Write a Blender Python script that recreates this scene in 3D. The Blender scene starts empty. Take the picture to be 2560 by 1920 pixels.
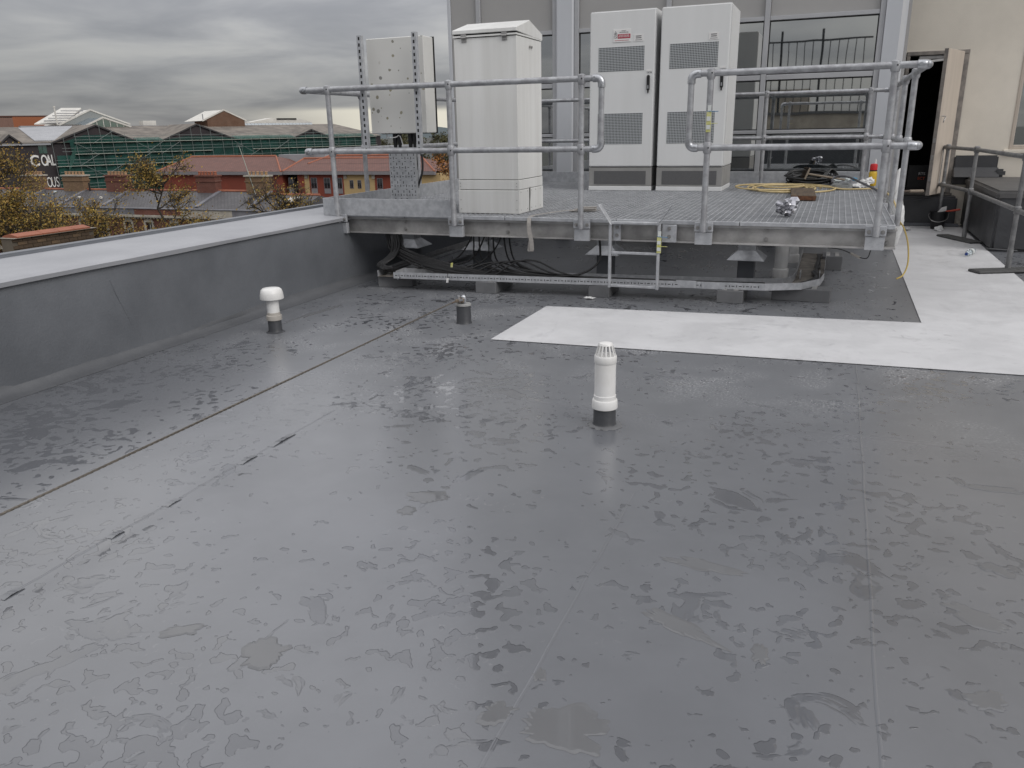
import bpy, bmesh, math, random
from mathutils import Vector, Matrix
random.seed(7)
S = bpy.context.scene
COL = S.collection
R = math.radians

# ------------------------------------------------------------------ camera
cam_d = bpy.data.cameras.new('camera'); cam = bpy.data.objects.new('camera', cam_d); COL.objects.link(cam)
cam_d.sensor_fit = 'HORIZONTAL'; cam_d.sensor_width = 36.0; cam_d.lens = 36.0 * 1990 / 2560
cam_d.clip_start = 0.05; cam_d.clip_end = 9000
_p, _y, _r = R(17.673), R(-21.774), R(-1.125)
_f = Vector((math.sin(_y) * math.cos(_p), math.cos(_y) * math.cos(_p), -math.sin(_p)))
_rt = Vector((math.cos(_y), -math.sin(_y), 0)); _up = _rt.cross(_f)
_rt2 = math.cos(_r) * _rt + math.sin(_r) * _up; _up2 = -math.sin(_r) * _rt + math.cos(_r) * _up
cam.matrix_world = Matrix(((_rt2.x, _up2.x, -_f.x, 0), (_rt2.y, _up2.y, -_f.y, 0), (_rt2.z, _up2.z, -_f.z, 1.5), (0, 0, 0, 1)))
S.camera = cam
S.render.resolution_x, S.render.resolution_y = 1024, 768

# ------------------------------------------------------------------ sky and sun (overcast)
SUN_AZ, SUN_EL = R(112), R(38)          # clockwise from +Y
W = bpy.data.worlds.new('World'); S.world = W; W.use_nodes = True
nt = W.node_tree; nt.nodes.clear()
def N(nt, kind, ins=None, **kw):
    n = nt.nodes.new(kind)
    for k, v in kw.items(): setattr(n, k, v)
    for k, v in (ins or {}).items():
        if isinstance(v, bpy.types.NodeSocket): nt.links.new(v, n.inputs[k])
        else: n.inputs[k].default_value = v
    return n
def M(nt, op, a, b=None, c=None, clamp=False):
    n = nt.nodes.new('ShaderNodeMath'); n.operation = op; n.use_clamp = clamp
    for i, v in enumerate((a, b, c)):
        if v is None: continue
        if isinstance(v, bpy.types.NodeSocket): nt.links.new(v, n.inputs[i])
        else: n.inputs[i].default_value = v
    return n.outputs[0]
def SM(nt, v, a, b, lo=0.0, hi=1.0):
    return N(nt, 'ShaderNodeMapRange', {0: v, 1: a, 2: b, 3: lo, 4: hi}, interpolation_type='SMOOTHSTEP').outputs[0]
def MIX(nt, f, a, b, blend='MIX'):
    n = nt.nodes.new('ShaderNodeMix'); n.data_type = 'RGBA'; n.blend_type = blend
    for k, v in ((0, f), (6, a), (7, b)):
        if isinstance(v, bpy.types.NodeSocket): nt.links.new(v, n.inputs[k])
        else: n.inputs[k].default_value = v if k == 0 else (*v[:3], 1)
    return n.outputs[2]
gen = N(nt, 'ShaderNodeTexCoord').outputs['Generated']
sx = N(nt, 'ShaderNodeSeparateXYZ', {0: gen}).outputs
zz = M(nt, 'MAXIMUM', sx[2], 0.0)
den = M(nt, 'ADD', zz, 0.13)
cv = N(nt, 'ShaderNodeCombineXYZ', {0: M(nt, 'DIVIDE', sx[0], den), 1: M(nt, 'DIVIDE', sx[1], den), 2: 5.09}).outputs[0]
c1 = N(nt, 'ShaderNodeTexNoise', {'Vector': cv, 'Scale': 1.15, 'Detail': 5, 'Roughness': .52, 'Distortion': .35}).outputs[0]
c2 = N(nt, 'ShaderNodeTexNoise', {'Vector': cv, 'Scale': .33, 'Detail': 2}).outputs[0]
cl = SM(nt, M(nt, 'ADD', M(nt, 'MULTIPLY', c1, .62), M(nt, 'MULTIPLY', c2, .38)), .36, .66)
overc = M(nt, 'MULTIPLY', M(nt, 'ADD', M(nt, 'MULTIPLY', zz, 5.2), 1.0), .250)     # darker at the horizon, as an overcast sky is
lum = M(nt, 'MULTIPLY', overc, M(nt, 'ADD', M(nt, 'MULTIPLY', cl, .52), .68))
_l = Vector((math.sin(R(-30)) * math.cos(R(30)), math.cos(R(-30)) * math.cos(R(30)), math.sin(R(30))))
thin = SM(nt, N(nt, 'ShaderNodeVectorMath', {0: gen, 1: _l}, operation='DOT_PRODUCT').outputs['Value'], .84, 1.0)  # broad bright lobe added to the sky ahead-left, lifts the roof reflections
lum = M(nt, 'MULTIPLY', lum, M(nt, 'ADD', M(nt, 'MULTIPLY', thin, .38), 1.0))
tint = MIX(nt, cl, (.955, .965, 1.03), (1.0, .99, .97))
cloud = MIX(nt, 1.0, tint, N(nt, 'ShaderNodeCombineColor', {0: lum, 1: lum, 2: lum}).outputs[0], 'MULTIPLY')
# break in the cloud low over the hills
gap_n = N(nt, 'ShaderNodeTexNoise', {'Vector': N(nt, 'ShaderNodeCombineXYZ', {0: sx[0], 1: sx[1], 2: M(nt, 'MULTIPLY', sx[2], 14)}).outputs[0], 'Scale': 3.2, 'Detail': 4}).outputs[0]
az = M(nt, 'ADD', M(nt, 'MULTIPLY', sx[0], .5), M(nt, 'MULTIPLY', sx[1], .866))
gap = M(nt, 'MULTIPLY', SM(nt, M(nt, 'ADD', sx[2], M(nt, 'MULTIPLY', gap_n, -.03)), .018, .006), SM(nt, az, .3, .52), clamp=True)
cloud = MIX(nt, gap, cloud, (.78, .74, .63))
nish = N(nt, 'ShaderNodeTexSky', sky_type='NISHITA', sun_disc=False, sun_elevation=SUN_EL, sun_rotation=SUN_AZ).outputs[0]
nish = N(nt, 'ShaderNodeVectorMath', {0: nish, 3: .10}, operation='SCALE').outputs[0]
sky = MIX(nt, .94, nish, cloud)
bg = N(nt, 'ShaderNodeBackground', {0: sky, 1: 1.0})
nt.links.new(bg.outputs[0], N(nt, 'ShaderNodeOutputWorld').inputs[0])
sun_d = bpy.data.lights.new('sun', 'SUN'); sun_d.energy = 1.3; sun_d.angle = R(40); sun_d.color = (1, .97, .93)
sun = bpy.data.objects.new('sun', sun_d); COL.objects.link(sun)
_sd = Vector((math.sin(SUN_AZ) * math.cos(SUN_EL), math.cos(SUN_AZ) * math.cos(SUN_EL), math.sin(SUN_EL)))
sun.rotation_euler = _sd.to_track_quat('Z', 'Y').to_euler()
S.view_settings.view_transform = 'Standard'; S.view_settings.look = 'None'
S.view_settings.exposure = 0.0; S.view_settings.gamma = 1.0; S.view_settings.use_curve_mapping = False
S.render.engine = 'CYCLES'; S.cycles.max_bounces = 5; S.cycles.diffuse_bounces = 2; S.cycles.glossy_bounces = 3; S.cycles.transparent_max_bounces = 6
try: S.cycles.use_denoising = True
except Exception: pass

# ------------------------------------------------------------------ mesh helpers
WM = {}                                   # world matrix of each object made here
class MB:
    def __init__(s): s.v = []; s.f = []
    def poly(s, pts):
        b = len(s.v); s.v += [tuple(p) for p in pts]; s.f.append(tuple(range(b, b + len(pts)))); return s
    def box(s, x0, y0, z0, x1, y1, z1):
        b = len(s.v)
        s.v += [(x, y, z) for z in (z0, z1) for y in (y0, y1) for x in (x0, x1)]
        for f in ((0, 2, 3, 1), (4, 5, 7, 6), (0, 1, 5, 4), (2, 6, 7, 3), (0, 4, 6, 2), (1, 3, 7, 5)): s.f.append(tuple(b + i for i in f))
        return s
    def obox(s, c, a, d, e):               # centre and three half-vectors
        b = len(s.v); c, a, d, e = map(Vector, (c, a, d, e))
        s.v += [tuple(c + i * a + j * d + k * e) for k in (-1, 1) for j in (-1, 1) for i in (-1, 1)]
        for f in ((0, 2, 3, 1), (4, 5, 7, 6), (0, 1, 5, 4), (2, 6, 7, 3), (0, 4, 6, 2), (1, 3, 7, 5)): s.f.append(tuple(b + i for i in f))
        return s
    def bar(s, p, q, w, h, up=(0, 0, 1)):   # square-section bar from p to q
        p, q = Vector(p), Vector(q); d = (q - p); u = Vector(up); a = d.cross(u)
        if a.length < 1e-6: a = d.cross(Vector((1, 0, 0)))
        a.normalize(); e = a.cross(d).normalized()
        return s.obox((p + q) / 2, d / 2, a * w / 2, e * h / 2)
    def cyl(s, p, q, r, r2=None, n=14, cap=True):
        return s.tube([p, q], [r, r if r2 is None else r2], n, cap)
    def tube(s, pts, r, n=10, cap=True, closed=False):
        pts = [Vector(p) for p in pts]; m = len(pts)
        rr = r if isinstance(r, (list, tuple)) else [r] * m
        b = len(s.v); t0 = (pts[1] - pts[0]).normalized()
        a = t0.cross(Vector((0, 0, 1)));  a = a if a.length > .05 else t0.cross(Vector((1, 0, 0))); a.normalize()
        for i in range(m):
            if closed: t = pts[(i + 1) % m] - pts[i - 1]
            else: t = pts[min(i + 1, m - 1)] - pts[max(i - 1, 0)]
            t = t.normalized() if t.length > 1e-9 else t0
            a = a - t * a.dot(t); a.normalize(); e = t.cross(a)
            for k in range(n):
                w = 2 * math.pi * k / n; s.v.append(tuple(pts[i] + (a * math.cos(w) + e * math.sin(w)) * rr[i]))
        for i in range(m if closed else m - 1):
            j = (i + 1) % m
            for k in range(n):
                l = (k + 1) % n; s.f.append((b + i * n + k, b + i * n + l, b + j * n + l, b + j * n + k))
        if cap and not closed:
            s.f.append(tuple(b + k for k in range(n - 1, -1, -1))); s.f.append(tuple(b + (m - 1) * n + k for k in range(n)))
        return s
    def lathe(s, prof, c=(0, 0, 0), n=28, sx=1.0, jit=0):
        b = len(s.v)
        for r, z in prof:
            for k in range(n):
                w = 2 * math.pi * k / n; q = r * (1 + random.uniform(-jit, jit))
                s.v.append((c[0] + q * math.cos(w) * sx, c[1] + q * math.sin(w), c[2] + z))
        for i in range(len(prof) - 1):
            for k in range(n):
                l = (k + 1) % n; s.f.append((b + i * n + k, b + i * n + l, b + (i + 1) * n + l, b + (i + 1) * n + k))
        if prof[0][0] > 1e-5: s.f.append(tuple(b + k for k in range(n - 1, -1, -1)))
        if prof[-1][0] > 1e-5: s.f.append(tuple(b + (len(prof) - 1) * n + k for k in range(n)))
        return s
    def prism(s, pts, vec):                 # planar polygon swept along a vector
        pts = [Vector(p) for p in pts]; v = Vector(vec); b = len(s.v); n = len(pts)
        s.v += [tuple(p) for p in pts] + [tuple(p + v) for p in pts]
        s.f.append(tuple(b + i for i in range(n - 1, -1, -1))); s.f.append(tuple(b + n + i for i in range(n)))
        for i in range(n): j = (i + 1) % n; s.f.append((b + i, b + j, b + n + j, b + n + i))
        return s
    def build(s, name, mat, parent=None, smooth=False, bevel=0.0, label=None, seg=1, fix=True):
        me = bpy.data.meshes.new(name); inv = WM[parent].inverted() if parent else Matrix()
        me.from_pydata([inv @ Vector(v) for v in s.v], [], s.f); me.update()
        if fix or bevel:
            bm = bmesh.new(); bm.from_mesh(me)
            if fix: bmesh.ops.recalc_face_normals(bm, faces=bm.faces)
            if bevel:
                ed = [e for e in bm.edges if len(e.link_faces) == 2 and e.calc_face_angle(0) > .6]
                bmesh.ops.bevel(bm, geom=ed, offset=bevel, segments=seg, affect='EDGES', clamp_overlap=True)
            bm.to_mesh(me); bm.free()
        if smooth:
            me.polygons.foreach_set('use_smooth', [True] * len(me.polygons)); me.set_sharp_from_angle(angle=R(38))
        me.materials.append(mat)
        o = bpy.data.objects.new(name, me); COL.objects.link(o)
        if parent: o.parent = parent; WM[o] = WM[parent]
        else: WM[o] = Matrix()
        if label: o['label'] = label
        return o
def thing(name, label, cat, loc=(0, 0, 0), group=None):
    o = bpy.data.objects.new(name, None); COL.objects.link(o); o.location = loc; o.empty_display_size = .1
    WM[o] = Matrix.Translation(loc); o['label'] = label; o['category'] = cat
    if group: o['group'] = group
    return o
def tag(o, label, cat, group=None):
    o['label'] = label; o['category'] = cat
    if group: o['group'] = group
    return o
def struct(o): o['kind'] = 'structure'; return o
def inst(src, parent, loc):                 # a like piece that shares the mesh
    c = src.copy(); COL.objects.link(c); c.parent = parent; c.location = Vector(src.location) + Vector(loc); WM[c] = WM[parent] if parent else Matrix(); return c
def spline(pts, k=6):
    P = [Vector(p) for p in pts]; out = []
    for i in range(len(P) - 1):
        a, b, c, d = P[max(i - 1, 0)], P[i], P[i + 1], P[min(i + 2, len(P) - 1)]
        for j in range(k):
            t = j / k
            out.append(.5 * ((2 * b) + (-a + c) * t + (2 * a - 5 * b + 4 * c - d) * t * t + (-a + 3 * b - 3 * c + d) * t ** 3))
    return out + [P[-1]]
def text(name, body, mat, parent, o, ux, uy, size, depth=.001, squash=1.0, align='LEFT', bold=0.0):
    cu = bpy.data.curves.new(name, 'FONT'); cu.body = body; cu.size = size; cu.extrude = depth; cu.align_x = align; cu.offset = bold
    to = bpy.data.objects.new(name + '_t', cu); COL.objects.link(to)
    dg = bpy.context.evaluated_depsgraph_get(); me = bpy.data.meshes.new_from_object(to.evaluated_get(dg)); bpy.data.objects.remove(to)
    ux, uy = Vector(ux).normalized(), Vector(uy).normalized(); uz = ux.cross(uy); inv = WM[parent].inverted() if parent else Matrix()
    for v in me.vertices: v.co = inv @ (Vector(o) + ux * v.co.x * squash + uy * v.co.y + uz * v.co.z)
    me.materials.clear(); me.materials.append(mat); me.name = name
    ob = bpy.data.objects.new(name, me); COL.objects.link(ob)
    if parent: ob.parent = parent
    WM[ob] = WM.get(parent, Matrix()); return ob

# ------------------------------------------------------------------ materials
def mat(name, col, rough=.6, metal=0.0, col2=None, scale=4.0, amt=.5, detail=5, bump=0.0, bscale=60.0, rvar=0.0, spec=.5, stretch=(1, 1, 1), island=0.0):
    m = bpy.data.materials.new(name); m.use_nodes = True; t = m.node_tree; b = t.nodes['Principled BSDF']
    b.inputs['Roughness'].default_value = rough; b.inputs['Metallic'].default_value = metal; b.inputs['Specular IOR Level'].default_value = spec
    co = N(t, 'ShaderNodeTexCoord').outputs['Object']
    if stretch != (1, 1, 1): co = N(t, 'ShaderNodeMapping', {0: co, 3: stretch}).outputs[0]
    if col2 is None: col2 = tuple(c * .82 for c in col)
    n = N(t, 'ShaderNodeTexNoise', {'Vector': co, 'Scale': scale, 'Detail': detail, 'Roughness': .6}).outputs[0]
    f = M(t, 'MULTIPLY', SM(t, n, .3, .7), amt * 2 if amt <= .5 else 1.0)
    c = MIX(t, f, col, col2)
    if island:
        g = N(t, 'ShaderNodeNewGeometry').outputs['Random Per Island']
        c = MIX(t, 1.0, c, N(t, 'ShaderNodeCombineColor', {i: M(t, 'ADD', M(t, 'MULTIPLY', g, 2 * island), 1 - island) for i in range(3)}).outputs[0], 'MULTIPLY')
    t.links.new(c, b.inputs['Base Color'])
    if rvar: t.links.new(M(t, 'ADD', M(t, 'MULTIPLY', n, rvar), rough - rvar / 2), b.inputs['Roughness'])
    if bump:
        bn = N(t, 'ShaderNodeTexNoise', {'Vector': co, 'Scale': bscale, 'Detail': 4}).outputs[0]
        t.links.new(N(t, 'ShaderNodeBump', {'Strength': bump, 'Distance': .01, 'Height': bn}).outputs[0], b.inputs['Normal'])
    return m
def brickmat(name, c1, c2, mortar, bw, bh, axis='XZ', rough=.85, ms=.012, rot=0.0):
    m = bpy.data.materials.new(name); m.use_nodes = True; t = m.node_tree; b = t.nodes['Principled BSDF']; b.inputs['Roughness'].default_value = rough
    co = N(t, 'ShaderNodeTexCoord').outputs['Object']
    if rot: co = N(t, 'ShaderNodeMapping', {0: co, 2: (0, 0, rot)}).outputs[0]
    s = N(t, 'ShaderNodeSeparateXYZ', {0: co}).outputs
    v = N(t, 'ShaderNodeCombineXYZ', {0: s['XYZ'.index(axis[0])], 1: s['XYZ'.index(axis[1])], 2: 0.0}).outputs[0]
    br = N(t, 'ShaderNodeTexBrick', {'Vector': v, 'Color1': (*c1, 1), 'Color2': (*c2, 1), 'Mortar': (*mortar, 1), 'Scale': 1.0, 'Mortar Size': ms, 'Brick Width': bw, 'Row Height': bh, 'Bias': 0.0})
    n = N(t, 'ShaderNodeTexNoise', {'Vector': co, 'Scale': .9, 'Detail': 6, 'Roughness': .65}).outputs[0]
    c = MIX(t, SM(t, n, .35, .7, 0, .6), br.outputs[0], tuple(x * .55 for x in c1))
    t.links.new(c, b.inputs['Base Color'])
    t.links.new(N(t, 'ShaderNodeBump', {'Strength': .6, 'Distance': .02, 'Height': br.outputs[1]}, invert=True).outputs[0], b.inputs['Normal'])
    return m
def wet_roof(name, base, strip=False):
    m = bpy.data.materials.new(name); m.use_nodes = True; t = m.node_tree; b = t.nodes['Principled BSDF']
    co = N(t, 'ShaderNodeTexCoord').outputs['Object']; s = N(t, 'ShaderNodeSeparateXYZ', {0: co}).outputs
    nz = lambda sc, de=4, di=0.0, ro=.55: N(t, 'ShaderNodeTexNoise', {'Vector': co, 'Scale': sc, 'Detail': de, 'Distortion': di, 'Roughness': ro}).outputs[0]
    drops = nz(18.0, 2, .30, .42); pud = nz(4.2, 4, .9, .55); dens = nz(.55, 2); dens2 = nz(1.7, 2)
    h1 = M(t, 'ADD', drops, M(t, 'ADD', M(t, 'MULTIPLY', M(t, 'SUBTRACT', dens2, .5), .55), M(t, 'MULTIPLY', M(t, 'SUBTRACT', dens, .5), .45)))
    h2 = M(t, 'ADD', pud, M(t, 'MULTIPLY', M(t, 'SUBTRACT', dens, .5), .30))
    far = SM(t, s[1], 3.6, 5.4)                                   # the far part has mostly drained and dried
    t1 = M(t, 'ADD', M(t, 'MULTIPLY', far, .05), .612); t2 = M(t, 'ADD', M(t, 'MULTIPLY', far, .03), .612)
    d1 = M(t, 'SUBTRACT', h1, t1); d2 = M(t, 'SUBTRACT', h2, t2); d = M(t, 'MAXIMUM', d1, d2)
    wet = SM(t, d, 0.0, .008); men = SM(t, d, 0.0, .035)
    mott = nz(2.3, 4, .2, .62); fine = nz(130.0, 3); broad = nz(.8, 3)
    c = MIX(t, SM(t, mott, .3, .72), base, tuple(x * .86 for x in base))
    c = MIX(t, SM(t, broad, .35, .7, 0, .5), c, tuple(x * 1.12 for x in base))
    if strip: c = MIX(t, SM(t, nz(1.6, 5, .8, .6), .44, .68, 0, .75), c, tuple(x * .82 for x in base))
    if strip: c = MIX(t, M(t, 'MULTIPLY', SM(t, nz(9.0, 5, 1.0, .65), .58, .72), SM(t, nz(.9, 2), .42, .62, 0, .6)), c, tuple(x * .66 for x in base))
    if not strip:                                                # white grit trodden off the walkway
        grit = M(t, 'MULTIPLY', SM(t, nz(75.0, 2), .53, .63), M(t, 'MULTIPLY', SM(t, nz(2.1, 4, .6), .44, .66), M(t, 'MULTIPLY', SM(t, s[1], 3.7, 5.2), SM(t, s[1], 8.2, 6.8)), clamp=True))
        scuff = M(t, 'MULTIPLY', SM(t, nz(24.0, 4, 1.2), .63, .72), SM(t, nz(1.3, 3), .5, .68))
        c = MIX(t, M(t, 'ADD', M(t, 'MULTIPLY', grit, .75), M(t, 'MULTIPLY', scuff, .10), clamp=True), c, (.55, .55, .56))
    wc = MIX(t, wet, c, MIX(t, 1.0, c, (.77, .77, .78) if not strip else (.972, .972, .975), 'MULTIPLY'))
    t.links.new(wc, b.inputs['Base Color'])
    dry = M(t, 'ADD', M(t, 'MULTIPLY', mott, .16), M(t, 'ADD', .16 if not strip else .45, M(t, 'MULTIPLY', far, .18)))
    ro = N(t, 'ShaderNodeMix', {0: wet, 2: dry, 3: .035 if not strip else .45}).outputs[0]
    t.links.new(ro, b.inputs['Roughness']); b.inputs['IOR'].default_value = 1.5
    b.inputs['Coat Weight'].default_value = .0 if strip else .75; t.links.new(N(t, 'ShaderNodeMix', {0: wet, 2: M(t, 'ADD', .24, M(t, 'MULTIPLY', far, .18)), 3: .02}).outputs[0], b.inputs['Coat Roughness']); b.inputs['Coat IOR'].default_value = 1.55
    hh = M(t, 'ADD', M(t, 'MULTIPLY', fine, .00022), M(t, 'ADD', M(t, 'MULTIPLY', broad, .010), M(t, 'MULTIPLY', men, .0020 if not strip else .0002)))
    bn = N(t, 'ShaderNodeBump', {'Strength': 1.0, 'Distance': 1.0, 'Height': hh}).outputs[0]
    t.links.new(bn, b.inputs['Normal'])
    return m
def glassmat(name, col, refl=.38):
    m = bpy.data.materials.new(name); m.use_nodes = True; t = m.node_tree; t.nodes.clear()
    fr = N(t, 'ShaderNodeFresnel', {0: 1.5}).outputs[0]
    n = N(t, 'ShaderNodeTexNoise', {'Vector': N(t, 'ShaderNodeTexCoord').outputs['Object'], 'Scale': .9, 'Detail': 2}).outputs[0]
    bp = N(t, 'ShaderNodeBump', {'Strength': .05, 'Distance': .02, 'Height': n}).outputs[0]
    g = N(t, 'ShaderNodeBsdfGlossy', {'Color': (.92, .93, .92, 1), 'Roughness': .015, 'Normal': bp}).outputs[0]
    d = N(t, 'ShaderNodeBsdfDiffuse', {'Color': (*col, 1)}).outputs[0]
    mx = N(t, 'ShaderNodeMixShader', {0: M(t, 'ADD', M(t, 'MULTIPLY', fr, 1 - refl), refl, clamp=True), 1: d, 2: g}).outputs[0]
    t.links.new(mx, N(t, 'ShaderNodeOutputMaterial').inputs[0]); return m
def netmat(name, col, alpha):
    m = bpy.data.materials.new(name); m.use_nodes = True; t = m.node_tree; b = t.nodes['Principled BSDF']; o = t.nodes['Material Output']
    co = N(t, 'ShaderNodeTexCoord').outputs['Object']
    n = N(t, 'ShaderNodeTexNoise', {'Vector': co, 'Scale': .5, 'Detail': 5, 'Roughness': .6}).outputs[0]
    t.links.new(MIX(t, SM(t, n, .3, .7), col, tuple(x * .55 for x in col)), b.inputs['Base Color']); b.inputs['Roughness'].default_value = .9
    n2 = N(t, 'ShaderNodeTexNoise', {'Vector': co, 'Scale': .22, 'Detail': 3}).outputs[0]
    mx = N(t, 'ShaderNodeMixShader', {0: SM(t, n2, .3, .7, alpha - .18, alpha + .15), 1: N(t, 'ShaderNodeBsdfTransparent').outputs[0], 2: b.outputs[0]}).outputs[0]
    t.links.new(mx, o.inputs[0]); return m

GREY = (.137, .142, .155)
m_roof = wet_roof('roof_membrane', GREY)
m_strip = wet_roof('walkway_coating', (.55, .55, .56), True)
m_par = mat('parapet_membrane', (.148, .156, .170), .38, col2=(.110, .117, .129), scale=1.7, detail=8, bump=.25, bscale=70, rvar=.15)
m_cope = mat('coping_membrane', (.345, .35, .37), .5, col2=(.30, .305, .325), scale=1.6, bump=.2, bscale=40, rvar=.2)
m_edge = mat('coping_edge', (.17, .18, .20), .5)
m_galv = mat('galvanised_steel', (.52, .53, .55), .42, .35, col2=(.38, .39, .41), scale=16, detail=6, bump=.12, bscale=90, rvar=.3)
m_galv2 = mat('weathered_galvanised', (.47, .46, .45), .5, .25, col2=(.27, .265, .26), scale=4.5, detail=7, bump=.15, bscale=60, rvar=.3)
m_rail = mat('rail_tube', (.45, .46, .475), .45, .4, col2=(.29, .29, .305), scale=14, detail=7, bump=.25, bscale=70, rvar=.3)
m_fit = mat('bright_fitting', (.50, .51, .53), .3, .7, col2=(.38, .39, .41), scale=20, bump=.15, bscale=80)
m_grate = mat('grating_steel', (.50, .51, .53), .5, .3, col2=(.38, .39, .41), scale=8)
m_bolt = mat('bolt_steel', (.42, .41, .40), .35, .8)
m_white = mat('white_paint', (.77, .77, .755), .42, col2=(.61, .605, .58), scale=3.2, stretch=(2.2, 2.2, .10), amt=.32, detail=7, bump=.03, bscale=200)
m_white2 = mat('grey_white_paint', (.73, .735, .735), .4, col2=(.66, .665, .66), scale=2.2, stretch=(1.6, 1.6, .18), amt=.3, detail=6, bump=.04, bscale=260)
m_plinth = mat('cabinet_plinth_paint', (.34, .335, .325), .5)
m_pvc = mat('white_plastic', (.78, .775, .765), .34, col2=(.69, .68, .66), scale=7, detail=7, rvar=.2)
m_pvcg = mat('beige_plastic', (.46, .43, .39), .4)
m_black = mat('black_plastic', (.015, .015, .016), .4, amt=.3)
m_cable = mat('black_cable', (.016, .016, .017), .45, amt=.3)
m_gap = mat('dark_gap', (.012, .012, .013), .8)
m_sign = mat('sign_white', (.78, .77, .76), .4, amt=.2)
m_red = mat('sign_red', (.42, .03, .06), .45, amt=.2)
m_ink = mat('sign_ink', (.05, .05, .055), .6)
m_frame = mat('window_frame_grey', (.44, .445, .46), .4, .1, col2=(.39, .395, .41), scale=2)
m_pil = mat('pilaster_grey', (.58, .595, .625), .38, .1, col2=(.53, .545, .575), scale=1.2, stretch=(1, 1, .3))
m_spand = mat('spandrel_grey', (.37, .362, .355), .45, col2=(.34, .333, .327), scale=.9)
m_glass = glassmat('solar_glass', (.012, .018, .022), .58)
m_render = mat('cream_render', (.78, .725, .635), .88, col2=(.68, .63, .55), scale=1.1, detail=7, bump=.3, bscale=120)
m_doorp = mat('door_paint', (.55, .48, .41), .5, col2=(.47, .41, .35), scale=3, stretch=(3, 3, .3))
m_doorf = mat('door_frame_worn', (.30, .27, .24), .6, col2=(.17, .155, .145), scale=9)
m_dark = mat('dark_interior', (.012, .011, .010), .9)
m_block = mat('block_coated', (.15, .152, .158), .5, col2=(.125, .127, .132), scale=7, bump=.15)
m_sleeve = mat('pipe_sleeve_membrane', (.060, .062, .068), .45, col2=(.045, .047, .052), scale=9, bump=.2)
m_rubber = mat('foot_rubber', (.075, .075, .075), .8, col2=(.05, .05, .05), scale=18, bump=.3)
print('helpers ok')

# ================================================================== SETTING: the flat roof
# roof sheet, finely divided along its seams so that it can carry very slight ponding undulations
roof = struct(MB().poly([(-4.66, -14, 0), (6.5, -14, 0), (6.5, 13.95, 0), (-4.66, 13.95, 0)]).build('roof_deck', m_roof))
WM[roof] = Matrix()
def ridge(pts, w, h, name='seam', m=None, parent=roof):
    b = MB(); P = [Vector(p) for p in pts]; base = 0
    for i in range(len(P)):
        t = (P[min(i + 1, len(P) - 1)] - P[max(i - 1, 0)]).normalized(); a = Vector((-t.y, t.x, 0))
        k = 1.0 if not isinstance(w, list) else w[i]; ww = (w if not isinstance(w, list) else w[i])
        b.v += [tuple(P[i] - a * ww), tuple(P[i] - a * ww * .35 + Vector((0, 0, h))), tuple(P[i] + a * ww * .35 + Vector((0, 0, h))), tuple(P[i] + a * ww)]
    for i in range(len(P) - 1):
        for k in range(3): b.f.append((4 * i + k, 4 * i + k + 1, 4 * i + k + 5, 4 * i + k + 4))
    return b.build(name, m or m_roof, parent, smooth=True)
def wob(x, y0, y1, n, j=.006): return [(x + random.uniform(-j, j), y0 + (y1 - y0) * i / n, .0005) for i in range(n + 1)]
for x, y0, y1 in ((.242, -4, 6.95), (-.678, -4, 3.1), (1.22, -4, 5.2)):
    ridge(wob(x, y0, y1, 60, .004), .0055, .0016)
ridge(wob(-2.53, .2, 3.6, 60, .003), .005, .0008)
# places where the lap has lifted open
m_lapshade = mat('lap_shade', (.02, .02, .022), .8)  # near-black colour standing in for shade under the lap
for y0, y1, h in ((3.02, 3.21, .0050), (2.785, 2.90, .0042), (2.31, 2.39, .0028), (2.015, 2.080, .0042), (1.56, 1.64, .0035)):
    b = MB(); n = 14
    for i in range(n + 1):
        y = y0 + (y1 - y0) * i / n; z = h * math.sin(math.pi * i / n) ** .8 * (1 + .18 * math.sin(i * 1.7)); dx = .010 * math.sin(math.pi * i / n)
        b.v += [(-2.548, y, .0012), (-2.528, y, .0012 + z * .55), (-2.508 - dx * .3, y, .0016 + z), (-2.5085 - dx * .3, y, .0012 + z * .80), (-2.529, y, .0010 + z * .36)]
    for i in range(n):
        for k in range(4): a = 5 * i + k; b.f.append((a, a + 5, a + 6, a + 1))
    b.build('lifted_lap', m_roof, roof, smooth=True)
    MB().prism([(-2.530, y0 + .01, .0010), (-2.517, y0 + .012, .0010), (-2.517, y1 - .012, .0010), (-2.530, y1 - .01, .0010)], (0, 0, .0008)).build('lap_shade_strip', m_lapshade, roof)  # dark strip on the roof, painted shade beneath the lifted lip
# standing water
m_water = mat('standing_water', (.142, .144, .15), .03, col2=(.13, .132, .138), scale=3)
def puddle(cx, cy, rx, ry, rot, seed, lob=.30):
    rnd = random.Random(seed); n = 110; ph = [(rnd.uniform(0, 6.28), k, lob * rnd.uniform(.4, 1) / k ** .7) for k in (1, 2, 3, 4, 5, 6, 7, 9, 11, 14, 17, 21)]
    out = []
    for i in range(n):
        a = 2 * math.pi * i / n; r = 1 + sum(w * math.sin(k * a + p) for p, k, w in ph); r = max(r, .34)
        x, y = rx * r * math.cos(a), ry * r * math.sin(a); out.append((x * math.cos(rot) - y * math.sin(rot), x * math.sin(rot) + y * math.cos(rot)))
    b = MB(); mn = min(rx, ry)
    for f, z in ((1.0, .0006), (1 - .0035 / mn if mn > .02 else .88, .0016), (1 - .010 / mn if mn > .03 else .70, .0024)):
        b.v += [(cx + x * f, cy + y * f, z) for x, y in out]
    for q in range(2):
        for i in range(n): j = (i + 1) % n; b.f.append((q * n + i, q * n + j, (q + 1) * n + j, (q + 1) * n + i))
    b.v += [(cx + x * f, cy + y * f, .0024) for x, y in out]; b.f.append(tuple(3 * n + i for i in range(n)))
    return struct(b.build('puddle', m_water, None, smooth=True))
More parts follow.
